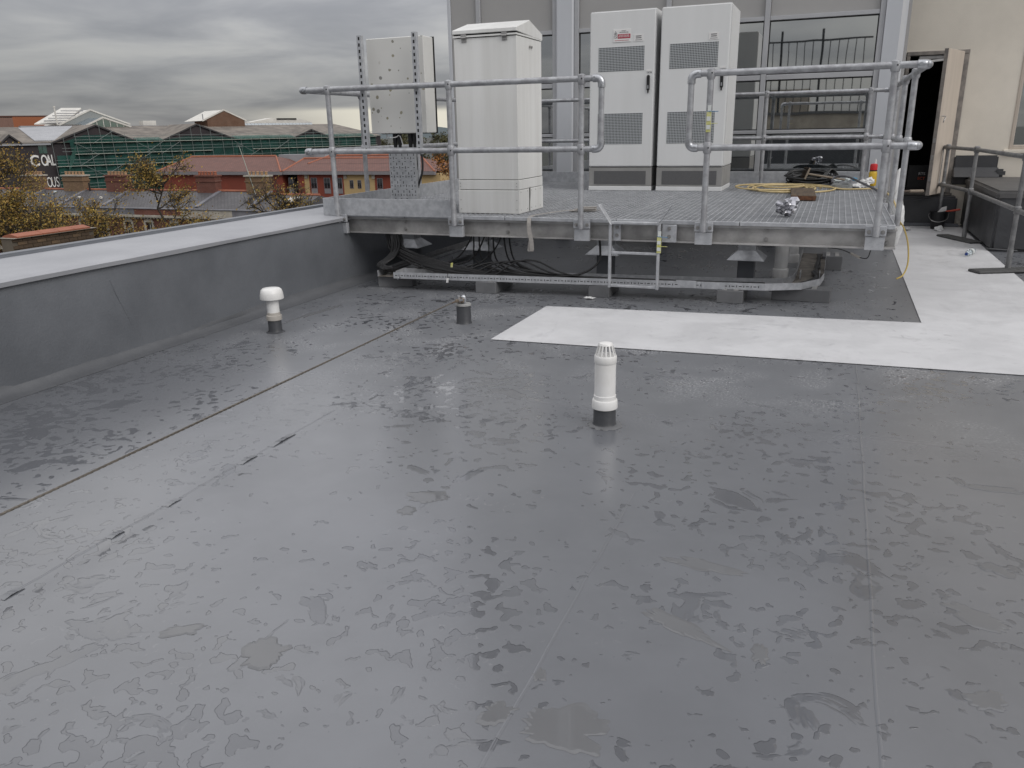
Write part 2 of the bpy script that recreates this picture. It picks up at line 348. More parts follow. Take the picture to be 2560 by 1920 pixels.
for k, (x, y, rx, ry, a) in enumerate(((-.54, 1.63, .125, .075, .2), (-.715, 1.635, .05, .04, .6), (-.66, 1.815, .018, .030, .4), (-1.50, 2.76, .10, .05, .35), (-1.53, 2.61, .04, .035, -.5), (-1.47, 1.63, .075, .065, .9), (-1.79, 1.645, .065, .03, .5), (-.335, 2.59, .14, .035, -.1), (-.35, 2.2, .14, .035, -.45), (.645, 2.91, .06, .035, -.4), (.765, 3.63, .12, .03, 0), (.52, 2.13, .045, .05, -.6), (.55, 2.57, .10, .045, -.5), (-.075, 2.125, .026, .045, .1), (-4.15, 5.7, .42, .035, 1.5))): puddle(x, y, rx, ry, a, 100 + k)
# fillet between roof and parapet
fb = MB(); ys = [-14 + i * .25 for i in range(112)]
prof = [(-4.50, .0012), (-4.56, .003), (-4.598, .008), (-4.622, .022), (-4.634, .042), (-4.643, .07)]
for i, y in enumerate(ys):
    for k, (x, z) in enumerate(prof): fb.v.append((x + random.uniform(-.004, .004) * (k > 0) + .012 * math.sin(y * 2.1) * (k in (2, 3)), y, z))
for i in range(len(ys) - 1):
    for k in range(len(prof) - 1): a = i * 6 + k; fb.f.append((a, a + 1, a + 7, a + 6))
fb.build('fillet', mat('fillet_membrane', (.118, .122, .130), .6, col2=(.098, .102, .110), scale=4, bump=.2), roof, smooth=True)

# white coated walkway: an L that turns towards the door
wk = [(-2.297, 5.337), (-.60, 5.42), (.60, 5.475), (1.8, 5.53), (1.8, 8.75), (1.80, 10.1), (1.80, 13.56), (.742, 13.56), (.742, 10.7), (.734, 6.815), (-.8, 6.69), (-2.281, 6.571)]
struct(MB().prism([(x, y, .0045) for x, y in wk], (0, 0, .0025)).build('walkway', m_strip))

# parapet with its pale coping
pp = tag(thing('parapet_wall', 'dark grey coated parapet wall with pale grey coping along the roof edge', 'wall', (-5.08, 0, 0)), 'dark grey coated parapet wall with pale grey coping along the roof edge', 'wall')
pb = MB(); ny = 90; rows = [(-4.636, .0), (-4.640, .08), (-4.634, .25), (-4.628, .45), (-4.632, .60), (-4.640, .668)]
for i in range(ny + 1):
    y = -14 + 28 * i / ny
    for k, (x, z) in enumerate(rows): pb.v.append((x + random.uniform(-.003, .003) + .006 * math.sin(y * 1.7 + k), y, z))
for i in range(ny):
    for k in range(len(rows) - 1): a = i * 6 + k; pb.f.append((a, a + 6, a + 7, a + 1))
pb.build('wall_face', m_par, pp, smooth=True, fix=False)
MB().box(-5.50, -14, -14.0, -4.66, 14, .655).build('wall_core', m_par, pp)
cb = MB(); ny = 112; rows = [(-4.612, .655), (-4.606, .684), (-4.635, .700), (-4.80, .704), (-5.30, .703), (-5.44, .704)]
for i in range(ny + 1):
    y = -14 + 28 * i / ny; w = .005 * math.sin(y * 3.1) * math.sin(y * .9)
    for k, (x, z) in enumerate(rows): cb.v.append((x + (w if k < 3 else 0), y, z + (w * .8 if k == 0 else 0) + random.uniform(-.0015, .0015)))
for i in range(ny):
    for k in range(len(rows) - 1): a = i * 6 + k; cb.f.append((a, a + 6, a + 7, a + 1))
cb.build('coping', m_cope, pp, smooth=True, fix=False)
MB().box(-5.55, -14, .60, -5.44, 14, .728).build('coping_edge', m_edge, pp, bevel=.012, seg=2)
MB().tube([(-4.634, 4.09, .56), (-4.630, 4.12, .45), (-4.634, 4.20, .25), (-4.640, 4.24, .10)], .0022, 6).build('lap_seam', m_par, pp, smooth=True)

# ------------------------------------------------------------------ grey plant-room facade
YF = 12.6
fa = thing('grey_facade_building', 'tall grey panelled building with dark glass windows behind the platform', 'building', (-2.6, 14.6, 0))
MB().box(-5.985, YF + .12, -14, .735, 17, 12.4).build('wall', m_spand, fa)
MB().box(-6.06, YF - .05, 12.4, .78, 17.1, 12.65).build('roof_cap', m_frame, fa, bevel=.01)
def fpart(name, m, x0, x1, z0, z1, y0, y1, par=fa, bev=.004): return MB().box(x0, y0, z0, x1, y1, z1).build(name, m, par, bevel=bev)
TOP = 12.38
fpart('corner_trim', m_pil, -6.02, -5.965, .0, TOP, YF - .01, YF + .3)
for x0, x1 in ((-5.515, -5.447), (-4.243, -4.174), (-3.893, -3.825), (-2.505, -2.435), (-1.123, -1.053), (.348, .417)):
    fpart('mullion', m_frame, x0, x1, .0, TOP, YF - .03, YF + .11)
fpart('pilaster', m_pil, -4.171, -3.896, .0, TOP, YF - .075, YF + .11, bev=.02)
pl = MB().prism([(.420, YF + .1, 0), (.420, YF - .06, 0), (.61, YF - .09, 0), (.735, YF + .22, 0), (.735, YF + 1.4, 0), (.55, YF + 1.4, 0)], (0, 0, TOP)).build('pilaster', m_pil, fa)
fpart('side_panel', m_spand, -5.963, -5.518, .0, TOP, YF + .01, YF + .115)
bays = ((-5.444, -4.246), (-3.822, -2.508), (-2.432, -1.126), (-1.050, .345))
for x0, x1 in bays:
    for z0, z1 in ((2.889, 2.945), (2.112, 2.180), (1.383, 1.432), (.80, .855), (5.05, 5.11), (6.40, 6.46), (8.2, 8.26)):
        fpart('transom', m_frame, x0, x1, z0, z1, YF - .022, YF + .108)
    for z0, z1 in ((.858, 1.380), (1.435, 2.109), (2.183, 2.886), (5.113, 6.397), (6.463, 8.197)):
        w = fpart('window_pane', m_glass, x0, x1, z0, z1, YF + .03, YF + .05, bev=0)
        gk = MB()
        for a in ((x0, z0, x1, z0 + .012), (x0, z1 - .012, x1, z1), (x0, z0 + .012, x0 + .012, z1 - .012), (x1 - .012, z0 + .012, x1, z1 - .012)): gk.box(a[0], YF + .018, a[1], a[2], YF + .029, a[3])
        gk.build('gasket', m_black, w)
    for z0, z1 in ((2.948, 5.047), (8.263, TOP), (.0, .797)):
        fpart('spandrel_panel', m_spand, x0, x1, z0, z1, YF + .02, YF + .06)

# ------------------------------------------------------------------ cream wall with the door
YW = 13.9
cw = thing('cream_rendered_wall', 'cream rendered wall with an open doorway beside the grey building', 'wall', (3.4, 14.1, 0))
wb = MB()
for x0, z0, x1, z1 in ((.735, -.2, .815, 11.2), (.815, 2.485, 1.63, 11.2), (.815, -.2, 1.63, .46), (1.63, -.2, 2.315, 11.2), (2.315, -.2, 3.9, 1.10), (2.315, 2.75, 3.9, 11.2), (3.9, -.2, 7.5, 11.2)):
    wb.box(x0, YW, z0, x1, YW + .28, z1)
wb.build('wall', m_render, cw)
m_up = mat('upstand_membrane', (.056, .057, .061), .42, col2=(.042, .043, .047), scale=3, bump=.3, bscale=25, rvar=.2)
MB().box(.74, 13.62, .0, 1.72, YW - .003, .44).build('upstand', m_up, cw, bevel=.03, seg=2)
MB().box(.70, 13.56, .001, 1.78, 13.64, .05).build('kerb_fillet', m_par, cw, bevel=.015, seg=2)
MB().box(1.62, YW - .05, .60, 2.20, YW - .003, 1.02).build('wall_flashing', m_up, cw, bevel=.02, seg=2)
MB().prism([(1.62, YW - .05, .71), (1.62, YW - .22, .712), (1.62, YW - .05, .86)], (.6, 0, 0)).build('flashing_fold', m_up, cw, bevel=.015)
MB().box(.80, YW - .02, .44, 1.66, YW + .30, .475).build('threshold', m_doorf, cw, bevel=.005)
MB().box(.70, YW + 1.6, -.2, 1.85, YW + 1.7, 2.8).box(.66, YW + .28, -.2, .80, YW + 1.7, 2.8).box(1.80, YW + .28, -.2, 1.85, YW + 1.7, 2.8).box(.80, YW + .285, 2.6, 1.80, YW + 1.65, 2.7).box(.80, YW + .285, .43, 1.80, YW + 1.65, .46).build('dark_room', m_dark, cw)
for nm, a in (('frame_head', (.812, YW - .03, 2.43, 1.632, YW + .14, 2.486)), ('frame_jamb', (1.56, YW - .03, .476, 1.632, YW + .14, 2.428)), ('frame_jamb', (.812, YW - .03, .476, .862, YW + .14, 2.428))):
    MB().box(*a).build(nm, m_doorf, cw, bevel=.006)
# small window at the right
MB().box(2.30, YW + .06, 1.09, 3.91, YW + .08, 2.76).build('window_pane', m_glass, cw)
for a in ((2.312, YW - .01, 1.10, 2.36, YW + .12, 2.75), (3.85, YW - .01, 1.10, 3.90, YW + .12, 2.75), (2.36, YW - .01, 1.10, 3.85, YW + .12, 1.16), (2.36, YW - .01, 2.70, 3.85, YW + .12, 2.75)):
    MB().box(*a).build('window_frame', m_doorp, cw, bevel=.005)
MB().box(2.24, YW - .06, 1.045, 3.98, YW + .05, 1.098).build('window_sill', m_render, cw, bevel=.008)

# door leaf standing open
dl = thing('open_door', 'cream wooden door standing open at the dark doorway', 'door', (1.53, 13.85, .48))
h0, h1 = Vector((1.545, 13.862, 0)), Vector((1.262, 13.16, 0)); dv = (h1 - h0).normalized(); dn = Vector((-dv.y, dv.x, 0)); zc = Vector((0, 0, .985))
MB().obox((h0 + h1) / 2 + Vector((0, 0, 1.475)), (h1 - h0) / 2, dn * .022, zc).build('leaf', m_doorp, dl, bevel=.004)
MB().obox(h1 + dv * .006 + Vector((0, 0, 1.475)), dv * .006, dn * .024, zc).build('edge_strip', m_doorf, dl)
for z in (.72, 1.02, 1.25): MB().obox(h1 + dv * .014 + Vector((0, 0, z)), dv * .003, dn * .016, Vector((0, 0, .03))).build('latch_plate', m_bolt, dl)
hp = h1 - dv * .06 + dn * .03
MB().tube(spline([hp + Vector((0, 0, 1.58)), hp + dn * .05 + Vector((0, 0, 1.57)), hp + dn * .055 + dv * .05 + Vector((0, 0, 1.53)), hp + dn * .05 + dv * .06 + Vector((0, 0, 1.49))], 4), .008, 6).build('handle', m_bolt, dl, smooth=True)
MB().obox((h0 * .55 + h1 * .45) - dn * .0235 + Vector((0, 0, .60)), (h1 - h0) * .30, dn * .0015, Vector((0, 0, .1))).build('kick_plate', m_doorp, dl)
cl_ = thing('door_closer', 'metal door closer arm under the head of the dark doorway', 'door closer', (1.1, YW + .05, 2.3))
MB().box(.98, YW - .01, 2.375, 1.36, YW + .05, 2.425).build('body', m_galv2, cl_, bevel=.006)
MB().bar((.95, YW - .04, 2.33), (1.42, YW - .06, 2.37), .022, .03).build('arm', m_pvc, cl_)
MB().bar((1.42, YW - .06, 2.37), (1.50, YW - .16, 2.40), .02, .02).build('link_arm', m_bolt, cl_)
# black board with partly hidden lettering just inside the doorway
bd = thing('black_notice_board', 'black board with white and red lettering low inside the doorway', 'sign', (1.2, 14.3, .47))
MB().box(1.06, 14.30, .475, 1.62, 14.33, .86).build('board', m_black, bd)
m_lw = mat('letter_white', (.75, .75, .75), .6, amt=.1); m_lr = mat('letter_red', (.75, .13, .05), .6, amt=.1)
text('lettering', 'RTS', m_lw, bd, (1.205, 14.297, .715), (1, 0, 0), (0, 0, 1), .058)
text('lettering', 'ECT', m_lr, bd, (1.20, 14.297, .645), (1, 0, 0), (0, 0, 1), .058)

# ------------------------------------------------------------------ raised plinth at the right
pn = thing('membrane_covered_plinth', 'low plinth wrapped in dark grey membrane below the cream wall', 'plinth', (3.2, 12.4, 0))
b = MB().box(1.82, 11.08, .0, 6.4, YW - .055, .70)
b.build('plinth_body', m_up, pn, bevel=.035, seg=3, smooth=True)
MB().box(1.80, 11.06, .60, 6.4, YW - .056, .715).build('plinth_top', mat('plinth_top_membrane', (.10, .097, .095), .55, col2=(.08, .078, .078), scale=2.5, bump=.3, bscale=30), pn, bevel=.03, seg=3, smooth=True)
MB().box(2.16, YW - .16, .715, 2.30, YW - .056, .83).build('corner_patch', m_up, pn, bevel=.03, seg=2, smooth=True)
MB().tube(spline([(1.815, 11.3, .02), (1.80, 11.1, .03), (1.85, 11.05, .03), (2.1, 11.045, .02)], 5), .012, 6).build('base_fold', m_up, pn, smooth=True)

# ------------------------------------------------------------------ block and railing behind the camera (they show mirrored in the glass)
rb = thing('rooftop_block', 'beige block with black balustrade mirrored in the window glass', 'building', (0, -8, 0))
m_conc = mat('stained_concrete', (.42, .38, .31), .85, col2=(.25, .22, .18), scale=1.3, detail=7)
MB().box(-5.6, -9, .0, .72, -4.0, 1.22).build('lower_wall', m_up, rb)
MB().box(-5.6, -9, 1.22, .72, -4.02, 1.82).build('concrete_band', m_conc, rb)
MB().box(-5.7, -9.1, 1.82, .78, -3.96, 1.90).build('roof_slab', mat('slab_grey', (.10, .10, .10), .8), rb)
MB().box(-5.6, -4.05, 4.05, .72, -4.01, 4.10).build('top_rail', m_black, rb)
bal = MB().box(-5.55, -4.04, 1.90, -5.525, -4.02, 4.05).build('baluster', m_black, rb)
for k in range(1, 25): inst(bal, rb, (.25 * k, 0, 0))
for x in (-4.3, -2.05, -.80): MB().box(x, -4.08, 1.90, x + .07, -4.06, 4.4).build('post', m_black, rb)
MB().box(-2.6, -7.5, 1.90, -1.1, -6.6, 2.7).build('roof_unit', m_conc, rb)

# ================================================================== STEEL PLATFORM
DZ = .72
pf = thing('steel_platform', 'galvanised steel platform with grating deck and tube handrails on stub legs', 'platform', (-2.2, 9.6, 0))
PX0, PX1, PY0, PY1 = -4.88, .503, 7.10, 12.12
def beamY(x, y0, y1, m=m_galv2):           # I-section running away from the camera
    return MB().box(x - .045, y0, .528, x + .045, y1, .542).box(x - .045, y0, .672, x + .045, y1, .686).box(x - .005, y0, .542, x + .005, y1, .672).build('beam', m, pf)
fbm = MB().box(PX0, 7.10, .528, PX1, 7.20, .543).box(PX0, 7.10, .673, PX1, 7.20, .688).box(PX0 + .02, 7.158, .543, PX1 - .004, 7.168, .673)
fbm.build('front_beam', m_galv2, pf)
MB().box(PX0, 12.02, .528, PX1, 12.12, .543).box(PX0, 12.02, .673, PX1, 12.12, .688).box(PX0 + .02, 12.06, .543, PX1 - .004, 12.07, .673).build('rear_beam', m_galv2, pf)
for x in (-4.83, -3.94, -2.87, -1.79, -.72, .452): beamY(x, 7.205, 12.015)
for y in (9.55,): MB().box(-4.78, y - .04, .60, .40, y + .04, .66).build('cross_beam', m_galv2, pf)
def bolt(p, nrm, r, par, L=.022):
    p, nrm = Vector(p), Vector(nrm); b = MB().cyl(p, p + nrm * .004, r * 1.5, n=12).cyl(p + nrm * .004, p + nrm * .013, r * 1.1, n=6).cyl(p + nrm * .013, p + nrm * L, r * .55, n=8)
    return b.build('bolt', m_bolt, par)
for x in (-4.79, -3.98, -2.87, -1.79, -.50, .44):
    for z in (.572, .645): bolt((x, 7.157, z), (0, -1, 0), .013, pf)
# stub legs with flared weather cowls
def cowl(x, y, par):
    b = MB(); pr = [(.175, .262), (.175, .266), (.088, .345), (.080, .35), (.080, .428)]
    for r, z in pr: b.v += [(x - r, y - r, z), (x + r, y - r, z), (x + r, y + r, z), (x - r, y + r, z)]
    for i in range(4):
        for k in range(4): b.f.append((4 * i + k, 4 * i + (k + 1) % 4, 4 * i + 4 + (k + 1) % 4, 4 * i + 4 + k))
    b.build('cowl', m_galv, par)
for x in (-4.44, -3.56, -2.15, -.73):
    lg = MB().box(x - .079, 8.018, .0, x + .079, 8.182, .29).build('leg', m_par, pf, bevel=.006)
    cowl(x, 8.1, lg)
    lg2 = MB().box(x - .079, 10.918, .0, x + .079, 11.082, .29).build('leg', m_par, pf, bevel=.006)
    cowl(x, 11.0, lg2)
for y in (8.1, 11.0): MB().box(-4.7, y - .05, .430, .44, y + .05, .520).build('bearer', m_galv2, pf)
# grating panels
def grating(x0, x1, y0, y1):
    g = MB(); x0 += .003; x1 -= .003; y0 += .003; y1 -= .003; zt, zb = DZ, DZ - .050
    for a in ((x0, y0, x0 + .006, y1), (x1 - .006, y0, x1, y1), (x0 + .006, y0, x1 - .006, y0 + .006), (x0 + .006, y1 - .006, x1 - .006, y1)): g.box(a[0], a[1], zb, a[2], a[3], zt)
    fr = g.build('grating_frame', m_grate, pf)
    g = MB(); n = max(1, round((x1 - x0) / .052))
    for i in range(1, n): x = x0 + (x1 - x0) * i / n; g.box(x - .0032, y0 + .007, zb + .001, x + .0032, y1 - .007, zt - .001)
    n = max(1, round((y1 - y0) / .105))
    for i in range(1, n): y = y0 + (y1 - y0) * i / n; g.box(x0 + .007, y - .0038, zt - .011, x1 - .007, y + .0038, zt - .0005)
    bs = g.build('grating_bars', m_grate, fr); bs['kind'] = 'stuff'
xs = [PX0 + .02, -3.94, -2.87, -1.79, -.72, PX1 - .015]
for i in range(5):
    grating(xs[i], xs[i + 1], PY0, 9.55); grating(xs[i], xs[i + 1], 9.55, PY1)
# front edge strip of the deck panels
for i in range(5): MB().box(xs[i] + .004, 7.078, .689, xs[i + 1] - .004, 7.0985, .724).build('edge_strip', m_galv, pf, bevel=.003)
# toe boards
TB = [('toe_board', (-4.86, 7.05, .705, -3.385, 7.060, .875)), ('toe_board', (-4.875, 7.065, .705, -4.863, 12.14, .875)), ('toe_board', (-4.86, 12.125, .705, .50, 12.135, .875))]
for nm, a in TB: MB().box(*a).build(nm, m_galv, pf, bevel=.002)
# hand rails: 48 mm tube
RT, TR, MR = .0255, 1.91, 1.332
def post(x, y, zb=.66, par=pf):
    p = MB().cyl((x, y, zb), (x, y, TR), RT, n=16).build('post', m_rail, par, smooth=True)
    for z in (TR, MR): MB().lathe([(.0, -.047), (.030, -.046), (.035, -.030), (.037, .0), (.034, .028), (.020, .038), (.0, .041)] if z == TR else [(.030, -.045), (.034, -.036), (.037, .0), (.034, .036), (.030, .045)], (x, y, z), 18).build('tube_clamp', m_rail, p, smooth=True)
    for z in (TR, MR): MB().cyl((x + .012, y - .034, z), (x + .012, y - .040, z), .006, n=8).build('grub_screw', m_gap, p)
    return p
def bracket(x):                              # foot of a front post
    br = MB().box(x - .072, 7.032, .527, x + .072, 7.075, .632).build('bracket', m_galv, pf, bevel=.002)
    MB().box(x - .078, 7.024, .640, x + .078, 7.050, .718).build('bracket_plate', m_galv, br, bevel=.003)
    for dx in (-.05, .052): bolt((x + dx, 7.024, .672), (0, -1, 0), .011, br)
FX = [-4.66, -3.36, -2.098, -1.01, .342]
for x in FX: post(x, 6.995, .640); bracket(x)
YR = 6.995
def rail(p, q): return MB().cyl(p, q, RT, n=16).build('rail', m_rail, pf, smooth=True)
def elbow(c, a, b, par=pf):                  # 90 degree fitting: c corner, a and b directions of its arms
    c, a, b = Vector(c), Vector(a), Vector(b); L = .075
    pts = [c + a * L, c + a * .045] + [c + (a * (1 - math.sin(t)) + b * (1 - math.cos(t))) * .045 for t in [i * math.pi / 10 for i in range(1, 5)]] + [c + b * .045, c + b * L]
    e = MB().tube(pts, .033, 16).build('elbow', m_fit, par, smooth=True)
    for d, o in ((a, b), (b, a)):
        nrm = Vector((0, -1, 0)) if abs(d.y) < .5 and abs(o.y) < .5 else Vector((0, 0, 1)).cross(d) * (1 if d.x <= 0 else -1)
        MB().cyl(c + d * .055 + nrm * .026, c + d * .055 + nrm * .041, .013, n=10).build('screw_boss', m_fit, e, smooth=True)
    return e
GL, GR = -1.921, -1.165
for z in (TR, MR):
    rail((-4.97, YR, z), (GL - .03, YR, z)); rail((GR + .03, YR, z), (.565, YR, z))
    rail((-4.97, YR + .03, z), (-4.97, 12.0, z)); rail((.565, YR + .03, z), (.565, 12.0, z)); rail((-4.94, 12.0, z), (.535, 12.0, z))
    elbow((-4.97, YR, z), (1, 0, 0), (0, 1, 0)); elbow((.565, YR, z), (-1, 0, 0), (0, 1, 0))
    elbow((-4.97, 12.0, z), (1, 0, 0), (0, -1, 0)); elbow((.565, 12.0, z), (-1, 0, 0), (0, -1, 0))
for gx, s in ((GL, -1), (GR, 1)):
    rail((gx, YR, MR + .04), (gx, YR, TR - .04)); elbow((gx, YR, TR), (s, 0, 0), (0, 0, -1)); elbow((gx, YR, MR), (s, 0, 0), (0, 0, 1))
for y in (8.10, 9.38, 10.7): post(-4.97, y, .60)
for y in (8.15, 9.35, 10.6): post(.565, y, .60)
for x in (-4.3, -3.4, -2.2, -.97, .33): post(x, 12.0, .72)
for y in (8.15, 9.35, 10.6): MB().box(.500, y - .07, .53, .537, y + .07, .70).build('bracket', m_galv, pf, bevel=.002)
for y in (8.10, 9.38, 10.7): MB().box(-4.942, y - .07, .53, -4.878, y + .07, .70).build('bracket', m_galv, pf, bevel=.002)
print('platform ok')

# short access ladder hooked on the front beam
ld = thing('access_ladder', 'short galvanised access ladder fixed to the platform front at the gap', 'ladder', (-1.6, 7.0, .13))
for x in (-1.823, -1.387):
    st = MB().box(x - .012, 6.985, .120, x + .012, 7.022, .705).build('stile', m_galv, ld, bevel=.003)
    s = -1 if x < -1.6 else 1
    MB().obox((x + s * .045, 7.0, .775), (s * .006, 0, .004), (0, .045, 0), (s * .058, 0, .085)).build('handhold_plate', m_galv, ld, bevel=.002)
for z in (.437, .138): MB().box(-1.811, 6.990, z - .011, -1.399, 7.018, z + .011).build('rung', m_galv, ld, bevel=.003)
MB().box(-1.811, 6.985, .690, -1.399, 7.070, .712).build('top_step', m_galv, ld, bevel=.003)
for x0, x1 in ((-1.808, -1.742), (-1.37, -1.245)):
    fp = MB().box(x0, 7.052, .535, x1, 7.076, .688).build('fixing_plate', m_galv, ld, bevel=.003)
    for z in (.585, .655): bolt(((x0 + x1) / 2, 7.052, z), (0, -1, 0), .011, fp)
# scaffold tags tied to the ladder and to the gate post
m_yel = mat('tag_yellow', (.50, .50, .10), .5, col2=(.62, .60, .35), scale=25); m_blue = mat('cable_tie_blue', (.10, .25, .42), .4); m_pale = mat('tag_white', (.66, .68, .66), .5)
def scafftag(name, label, x, y, z, h, parent_blue=True):
    t = thing(name, label, 'tag', (x, y, z))
    MB().box(x - .020, y - .006, z, x + .018, y, z + h).build('holder', m_yel, t, bevel=.002)
    for k in (.14, .55): MB().box(x - .017, y - .010, z + h * k, x + .014, y - .0065, z + h * (k + .22)).build('insert', m_pale, t)
    MB().box(x - .012, y - .008, z + h, x + .014, y, z + h + .05).build('hanger', m_pale, t)
    MB().tube([(x - .02, y - .004, z + h + .004), (x + .075, y - .02, z + h)], .003, 5).build('cable_tie', m_blue, t)
    MB().tube([(x - .02, y - .004, z + h * .42), (x + .075, y - .02, z + h * .43)], .0025, 5).build('cable_tie', m_yel, t)
scafftag('scaffold_tag', 'yellow and white inspection tag tied to the gate post', -1.005, 6.962, 1.455, .16)
scafftag('scaffold_tag', 'yellow and white inspection tag tied to the ladder stile', -1.377, 6.978, .45, .14)

# ================================================================== CABINETS
# slope-roofed outdoor cabinet
wc = thing('white_sloped_roof_cabinet', 'tall narrow white cabinet with pitched lid near the front rail', 'cabinet', (-3.155, 7.72, DZ))
X0, X1, Y0, Y1 = -3.475, -2.838, 7.385, 8.065
MB().box(X0, Y0, 1.045, X1, Y1, 2.330).build('body', m_white, wc, bevel=.004)
MB().box(X0 - .003, Y0 - .003, .950, X1 + .003, Y1 + .003, 1.040).build('lower_band', m_white, wc, bevel=.003)
MB().box(X0 - .006, Y0 - .006, DZ, X1 + .006, Y1 + .006, .945).build('base_panel', m_white, wc, bevel=.003)
MB().box(X0 + .01, Y0 + .01, .94, X1 - .01, Y1 - .01, 1.05).build('joint', m_gap, wc)
yr = 7.72
MB().prism([(X0 - .004, Y0 - .012, 2.337), (X0 - .004, Y0 - .012, 2.352), (X0 - .004, Y1 + .01, 2.352), (X0 - .004, Y1 + .01, 2.337)], (X1 - X0 + .008, 0, 0)).build('lid_flange', m_white, wc)
MB().box(X0 + .004, Y0 - .004, 2.352, X1 - .004, Y1, 2.366).build('lid_gap', m_gap, wc)
MB().prism([(X0 - .006, Y0 - .016, 2.366), (X0 - .006, Y0 - .016, 2.400), (X0 - .006, yr, 2.492), (X0 - .006, Y1 + .016, 2.400), (X0 - .006, Y1 + .016, 2.340)], (X1 - X0 + .012, 0, 0)).build('lid', m_white, wc, bevel=.004)
for x in (-3.365, -2.955):
    hg = MB().box(x - .026, Y0 - .010, 2.295, x + .026, Y0 - .001, 2.328).box(x - .026, Y0 - .022, 2.338, x + .026, Y0 - .013, 2.362).build('hinge', m_galv2, wc, bevel=.002)
    MB().cyl((x - .026, Y0 - .020, 2.333), (x + .026, Y0 - .020, 2.333), .009, n=10).build('hinge_pin', m_bolt, hg, smooth=True)
for y in (7.715, 7.765): MB().cyl((X1, y, 2.255), (X1 + .014, y, 2.255), .012, n=10).build('stud', m_bolt, wc)
for x in (X0 + .02, X1 - .02):
    for z in (.98, 1.01, .76, .85): MB().cyl((x, Y0 - .007, z), (x, Y0 - .010, z), .0045, n=6).build('rivet', m_bolt, wc)
for y in (7.42, 7.60, 7.72, 7.84, 7.98):
    for z in (.755, .925): MB().cyl((X1 + .006, y, z), (X1 + .010, y, z), .0045, n=6).build('rivet', m_bolt, wc)
MB().box(X1 + .0065, 7.655, .73, X1 + .010, 7.667, .95).build('panel_gap', m_gap, wc)
MB().tube(spline([(X1 + .014, 7.66, .96), (X1 + .016, 7.665, .90), (X1 + .014, 7.65, .80), (X1 + .016, 7.645, .725)], 4), .004, 5).build('earth_wire', m_galv2, wc, smooth=True)

# pair of tall equipment cabinets
m_grille = bpy.data.materials.new('perforated_mesh'); m_grille.use_nodes = True
_t = m_grille.node_tree; _b = _t.nodes['Principled BSDF']; _b.inputs['Roughness'].default_value = .55
_co = N(_t, 'ShaderNodeMapping', {0: N(_t, 'ShaderNodeTexCoord').outputs['Object'], 3: (52, 1, 52)}).outputs[0]
_s = N(_t, 'ShaderNodeSeparateXYZ', {0: _co}).outputs
_dx = M(_t, 'SUBTRACT', M(_t, 'FRACT', _s[0]), .5); _dz = M(_t, 'SUBTRACT', M(_t, 'FRACT', _s[2]), .5)
_h = SM(_t, M(_t, 'SQRT', M(_t, 'ADD', M(_t, 'MULTIPLY', _dx, _dx), M(_t, 'MULTIPLY', _dz, _dz))), .36, .42)
_t.links.new(MIX(_t, _h, (.05, .056, .062), (.44, .46, .47)), _b.inputs['Base Color'])
